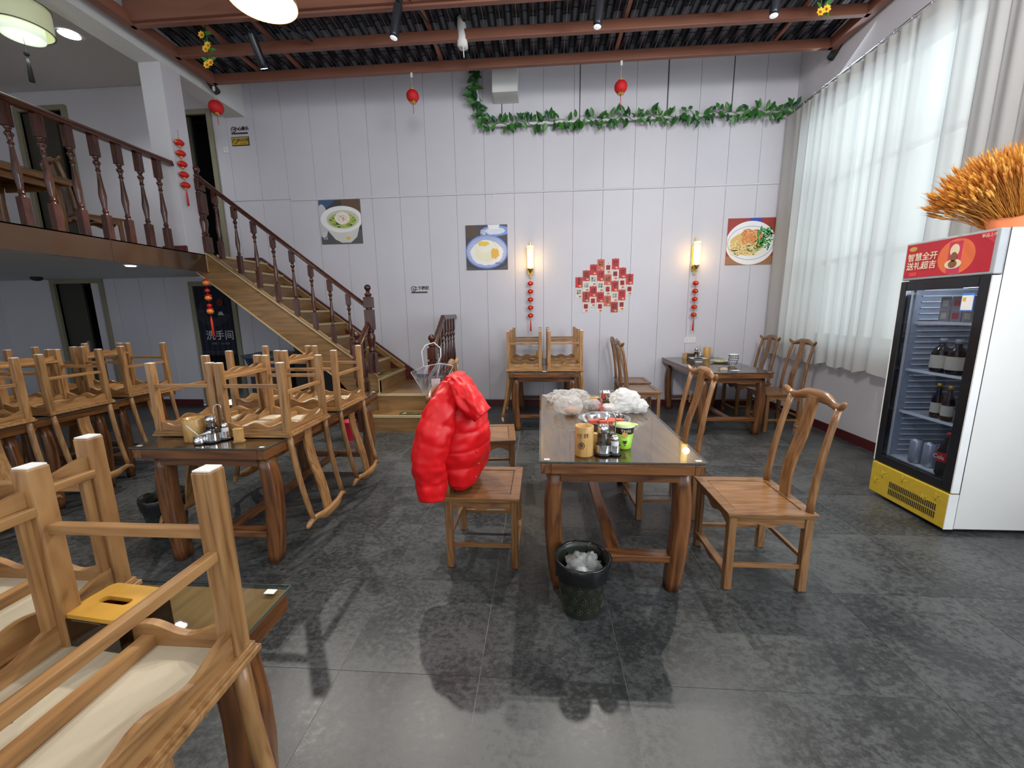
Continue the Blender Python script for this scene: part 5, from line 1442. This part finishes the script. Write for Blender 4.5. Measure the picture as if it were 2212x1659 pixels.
MB().prism([(-.014, .050), (.010, .050), (.004, .034), (-.008, .034)], 1, -.0480, -.040).prism([(-.006, .026), (-.001, .030), (.004, .026), (-.001, .022)], 1, -.0455, -.038).build('bowl_print', NBK, t)
text('lettering', 'Yinshi', .022, mat('cup_beige', (.6, .5, .36), .4), t, (0, -.0555, .107), (PI/2-.1, 0, 0), .0004)
# big steel basin with watermelon
MIR = mat('mirror_steel', (.74, .74, .74), .10, .5, 1)
def basin(x, y, R_, h, label, name='steel_basin'):
    t = thing(name, (x, y, ZG), label, 'basin', None)
    MB().lathe([(R_*.58, 0), (R_*.60, .002), (R_*.80, h*.35), (R_*.93, h*.8), (R_*.96, h*.95), (R_*1.03, h), (R_*1.03, h-.003), (R_*.97, h-.004), (R_*.92, h*.8), (R_*.78, h*.36), (R_*.57, .006), (0, .006)], 48, cap=False).build('bowl', MIR, t)
    MB().lathe([(0, .001), (R_*.58, .001)], 32, cap=False).build('bowl_base', MIR, t)
    return t
basin(.385, 2.42, .152, .088, 'wide steel basin holding watermelon slices on the long table')
MEL = mat('melon_flesh', (.72, .10, .05), .35, var=.15, scale=30); RIND = mat('melon_rind', (.08, .17, .03), .4); RINW = mat('melon_white', (.6, .62, .42), .4)
SEED = mat('melon_seed', (.02, .01, .01), .3)
for k, (x, y, rz, lab) in enumerate(((.335, 2.40, .15, 'left'), (.40, 2.385, -.1, 'middle'), (.455, 2.42, -.35, 'right'))):
    t = thing('watermelon_slice', (x, y, ZG+.030), '%s one of the three watermelon slices in the steel basin' % lab, 'watermelon', 'watermelon slices in the basin', rz)
    w_ = .05
    MB().prism([(-w_, .052), (w_, .052), (w_*.8, .028), (.02, .010), (-.02, .010), (-w_*.8, .028)], 1, -.018, .018).build('flesh', MEL, t, bev=.002)
    MB().prism([(-w_*1.06, .052), (-w_, .052), (-w_*.8, .028), (-.02, .010), (.02, .010), (w_*.8, .028), (w_, .052), (w_*1.06, .052), (w_*.88, .024), (.024, .003), (-.024, .003), (-w_*.88, .024)], 1, -.018, .018).build('rind', RIND, t)
    sd = MB(); rg = random.Random(k)
    for q in range(7): sd.ball((rg.uniform(-.035, .035), -.0182, rg.uniform(.026, .045)), .002, 5, 4)
    sd.build('seeds', SEED, t, kind='stuff')
# small steel bowl at the far end
t = basin(.545, 3.28, .068, .075, 'small deep steel bowl at the far end of the long table', 'steel_bowl')
# bags
def bag(x, y, label, parts, m, extra=None):
    t = thing('plastic_bag', (x, y, ZG), label, 'bag', None)
    for c, s_, sd, am in parts: crumple('film', c, s_, m, sd, t, 64, 44, am, 0, f=2.6)
    return t
bag(.215, 3.20, 'clear crumpled plastic bag at the far left end of the long table', [((-.04, .02, .05), (.12, .09, .055), 2, .55), ((.07, -.01, .06), (.10, .09, .05), 6, .55)], BAGF)
b1 = bag(.20, 2.86, 'knotted milky plastic bag holding buns on the left of the long table', [((0, 0, .06), (.105, .09, .065), 12, .45)], BAGF)
MB().tube([(-.03, .02, .10), (-.07, .05, .13), (-.11, .04, .115), (-.13, .0, .08)], [.008, .014, .012, .004], 8, flat=.4).tube([(.03, .02, .11), (.06, .04, .14), (.09, .03, .12)], [.008, .013, .004], 8, flat=.4).build('handle', BAGF, b1)
bb = thing('bread_buns', (.215, 2.84, ZG), 'brown bun seen through the milky bag on the long table', 'bun')
MB().ball((0, 0, .028), .045, 20, 12, .6).build('bun', mat('bun_brown', (.55, .26, .12), .5, bump=.2, scale=30), bb)
b2 = bag(.615, 2.93, 'opaque white plastic bag bunched up on the right of the long table', [((0, 0, .07), (.115, .10, .09), 21, .5), ((-.08, -.05, .035), (.09, .06, .04), 25, .45), ((.09, -.02, .04), (.07, .07, .05), 29, .5)], BAGW)
t = thing('peel_bag', (.385, 3.00, ZG), 'little clear bag of dark shells on the long table', 'bag')
crumple('film', (0, 0, .035), (.065, .05, .04), BAGF, 33, t, 30, 20, .5, 0)
rg = random.Random(9); b = MB()
for k in range(60): 
    p = Vector((rg.gauss(0, .022), rg.gauss(0, .018), rg.uniform(.002, .04)))
    b.tube([p, p+Vector((rg.uniform(-.012, .012), rg.uniform(-.012, .012), rg.uniform(-.004, .008)))], [.003, .002], 4)
b.build('shells', mat('shell_dark', (.05, .03, .025), .6), t, kind='stuff')
t = thing('bamboo_tray', (.435, 3.36, ZG), 'small bamboo tray lid lying at the far end of the long table', 'tray', None, .1)
MB().box(-.055, .055, -.035, .035, 0, .012).build('tray', BAM[0], t, bev=.004); MB().box(-.02, .02, -.008, .008, .0122, .0128).build('slot', BLACKM, t)
t = thing('red_packet', (.475, 3.05, ZG), 'flat dark red wrapper lying between the bags on the long table', 'wrapper', None, .15)
MB().prism([(-.05, -.16), (.045, -.17), (.055, -.02), (.04, .10), (.05, .24), (-.03, .25), (-.045, .08), (-.06, -.03)], 2, 0, .0012).build('sheet', mat('wrapper_red', (.30, .035, .025), .3), t)
# paper notes at the far left corner
for x, y, k in ((.055, 3.44, 'left'), (.12, 3.40, 'right')):
    t = thing('tape_strip', (x, y, ZG), 'brown tape strip on the far left corner of the long table, %s one' % k, 'tape', 'tape strips on the long table')
    MB().box(-.018, .018, -.055, .055, 0, .0006).build('strip', mat('tape_brown', (.34, .22, .12), .5), t)

# tissue box with bamboo lid on the near table
AMB = glassy('amber_acrylic', (.30, .17, .07), 1.5, .05)
t = thing('tissue_box', (-.955, .745, ZG), 'smoky amber tissue box with bamboo lid on the near left table', 'tissue box', None, -.10)
MB().box(-.075, .075, -.055, .055, .0, .004).box(-.075, .075, -.055, -.052, 0, .10).box(-.075, .075, .052, .055, 0, .10).box(-.075, -.072, -.052, .052, 0, .10).box(.072, .075, -.052, .052, 0, .10).build('acrylic_body', AMB, t, bev=.001)
def rr_(w_, h_, r, n=6):
    pts = []
    for cx, cy, a0 in ((w_-r, h_-r, 0), (-w_+r, h_-r, PI/2), (-w_+r, -h_+r, PI), (w_-r, -h_+r, 1.5*PI)):
        pts += [(cx+r*math.cos(a0+PI/2*i/n), cy+r*math.sin(a0+PI/2*i/n)) for i in range(n+1)]
    return pts
outr, inn = rr_(.072, .052, .016), rr_(.040, .010, .0099)
lm_ = MB(); nn = len(outr)
lm_.add([(x, y, .110) for x, y in outr]+[(x, y, .110) for x, y in inn]+[(x, y, .100) for x, y in outr]+[(x, y, .100) for x, y in inn],
        [(i, (i+1) % nn, nn+(i+1) % nn, nn+i) for i in range(nn)]+[(2*nn+(i+1) % nn, 2*nn+i, 3*nn+i, 3*nn+(i+1) % nn) for i in range(nn)]+[((i+1) % nn, i, 2*nn+i, 2*nn+(i+1) % nn) for i in range(nn)]+[(nn+i, nn+(i+1) % nn, 3*nn+(i+1) % nn, 3*nn+i) for i in range(nn)])
lm_.build('bamboo_lid', mat('lid_bamboo', (.62, .33, .05), .3, var=.12, scale=12), t)
MB().box(-.06, .06, -.045, .045, .006, .055).build('tissues', PAPER, t)
for x, y, lab in ((2.215, 6.13, 'corner table'), (-.14, 6.02, 'back wall table')):
    t = thing('tissue_box', (x, y, ZG), 'small smoky tissue box with wooden lid on the %s' % lab, 'tissue box', None)
    MB().box(-.06, .06, -.045, .045, .0, .075).build('acrylic_body', glassy('smoke_acrylic', (.45, .42, .38), 1.5, .05), t)
    MB().box(-.061, .061, -.046, .046, .075, .082).build('wooden_lid', BAM[0], t, bev=.002); MB().box(-.052, .052, -.038, .038, .004, .035).build('tissues', PAPER, t)
# corner table crockery
POR = mat('porcelain', (.72, .72, .70), .15)
t = thing('square_dish', (2.165, 5.72, ZG), 'white square footed dish of dark pickles on the corner table', 'dish')
rs = []
for r, z in ((.035, 0), (.035, .012), (.055, .028), (.078, .050), (.080, .050), (.066, .040), (.0, .036)):
    rs.append([(x*1.35, y, z) for x, y in [(max(-r, min(r, 1.35*r*math.cos(2*PI*k/32))), max(-r, min(r, 1.35*r*math.sin(2*PI*k/32)))) for k in range(32)]])
MB().loft(rs, cap=False, smooth=False).build('dish_body', POR, t)
crumple('pickles', (0, 0, .046), (.062, .05, .010), BLACKM, 4, t, 24, 10, .5)
t = thing('oval_plate', (2.42, 5.62, ZG), 'white oval plate of greens behind the stacked bowls on the corner table', 'plate')
rs = [[(r*1.45*math.cos(2*PI*k/36), r*math.sin(2*PI*k/36), z) for k in range(36)] for r, z in ((.05, 0), (.075, .012), (.095, .034), (.093, .035), (.07, .018), (0, .016))]
MB().loft(rs, cap=False).build('plate_body', POR, t)
crumple('greens', (-.01, 0, .030), (.085, .055, .014), mat('veg', (.38, .42, .10), .5, var=.5, scale=40), 14, t, 24, 10, .6)
BLP = mat('bowl_blue_print', (.03, .04, .12), .3)
for k in range(4):
    x, y, z = 2.44+.004*k+(.006 if k == 2 else 0), 5.32, ZG+.030*k
    t = thing('rice_bowl', (x, y, z), 'blue and white rice bowl, %s from the bottom of the stack on the corner table' % names8[k], 'bowl', 'stacked rice bowls', (.03*(k-1.5), .05*(k == 1)-.03*(k == 3), 0))
    MB().lathe([(.025, 0), (.025, .006), (.046, .022), (.056, .045), (.058, .056), (.055, .056), (.052, .044), (.04, .024), (0, .012)], 28, cap=False).build('bowl_body', POR, t)
    MB().lathe([(.0578, .0445), (.0592, .0505)], 28, cap=False).lathe([(.0475, .0225), (.0485, .0245)], 28, cap=False).build('blue_lines', BLP, t)
    pb = MB()
    for q in range(12):
        a = 2*PI*q/12
        pb.ball((.0535*math.cos(a), .0535*math.sin(a), .035), .0065, 6, 5, .8)
    pb.build('painted_flowers', BLP, t)
t = thing('cigarette_pack', (2.175, 4.97, ZG), 'small cream pack lying near the front edge of the corner table', 'pack', None, .1)
MB().box(-.045, .045, -.028, .028, 0, .022).build('pack_body', mat('pack_cream', (.55, .47, .36), .4), t, bev=.001); MB().box(-.045, -.02, -.0285, .0285, .0222, .0226).build('dark_print', BLACKM, t)
t = thing('note_slip', (2.29, 4.90, ZG), 'white paper slip beside the cream pack on the corner table', 'paper', None, .2); MB().box(-.045, .045, -.03, .03, 0, .001).build('sheet', PAPER, t)
t = thing('name_slip', (.045, 4.868, ZG), 'white label slip on the front edge of the table against the back wall', 'paper'); MB().box(-.035, .035, 0, .02, 0, .002).build('sheet', PAPER, t)

# under the stairs
BT = mat('tub_blue', (.055, .085, .14), .35)
t = thing('blue_tub', (-4.05, 5.85, 0), 'big round grey-blue plastic tub on a stand under the stairs', 'tub')
MB().lathe([(.26, .62), (.30, .66), (.36, .86), (.40, .875), (.41, .90), (.36, .905), (.33, .88), (.27, .70), (0, .69)], 40, cap=False).build('tub_body', BT, t)
MB().lathe([(.18, .90), (.24, .93), (.30, .90)], 32, cap=False).build('inner_basin', mat('tub_grey', (.12, .14, .15), .35), t)
MB().box(-.25, .25, -.2, .2, 0, .62).build('stand', mat('stand_dark', (.03, .032, .036), .6), t, bev=.01)
MB().box(.28, .30, -.22, -.20, 0, .75).build('white_post', WHITE, t)
t = thing('rolled_mat', (-3.35, 5.80, 0), 'dark rolled mat on a black cabinet under the stairs', 'mat')
MB().tube([(-.27, -.05, 1.02), (-.05, -.02, 1.04), (.2, 0, 1.03)], [.085, .085, .08], 16, flat=.6).build('roll', mat('mat_grey', (.10, .11, .10), .7), t)
MB().box(-.25, .35, -.15, .3, 0, .95).build('cabinet', BLACKM, t, bev=.01)
t = thing('red_bucket', (-2.30, 4.55, 0), 'small red plastic bucket on the floor by the foot of the stairs', 'bucket')
MB().lathe([(.07, 0), (.09, .22), (.095, .225), (.088, .22), (.068, .01)], 24, cap=False).build('bucket_body', mat('bucket_red', (.5, .01, .04), .35), t)
# upstairs table things
t = thing('white_basin', (-5.95, 3.95, ZM+.7635), 'white bowl on the upstairs table behind the balusters', 'bowl')
MB().lathe([(.06, 0), (.10, .03), (.14, .09), (.135, .09), (.09, .03), (0, .02)], 28, cap=False).build('bowl_body', POR, t)
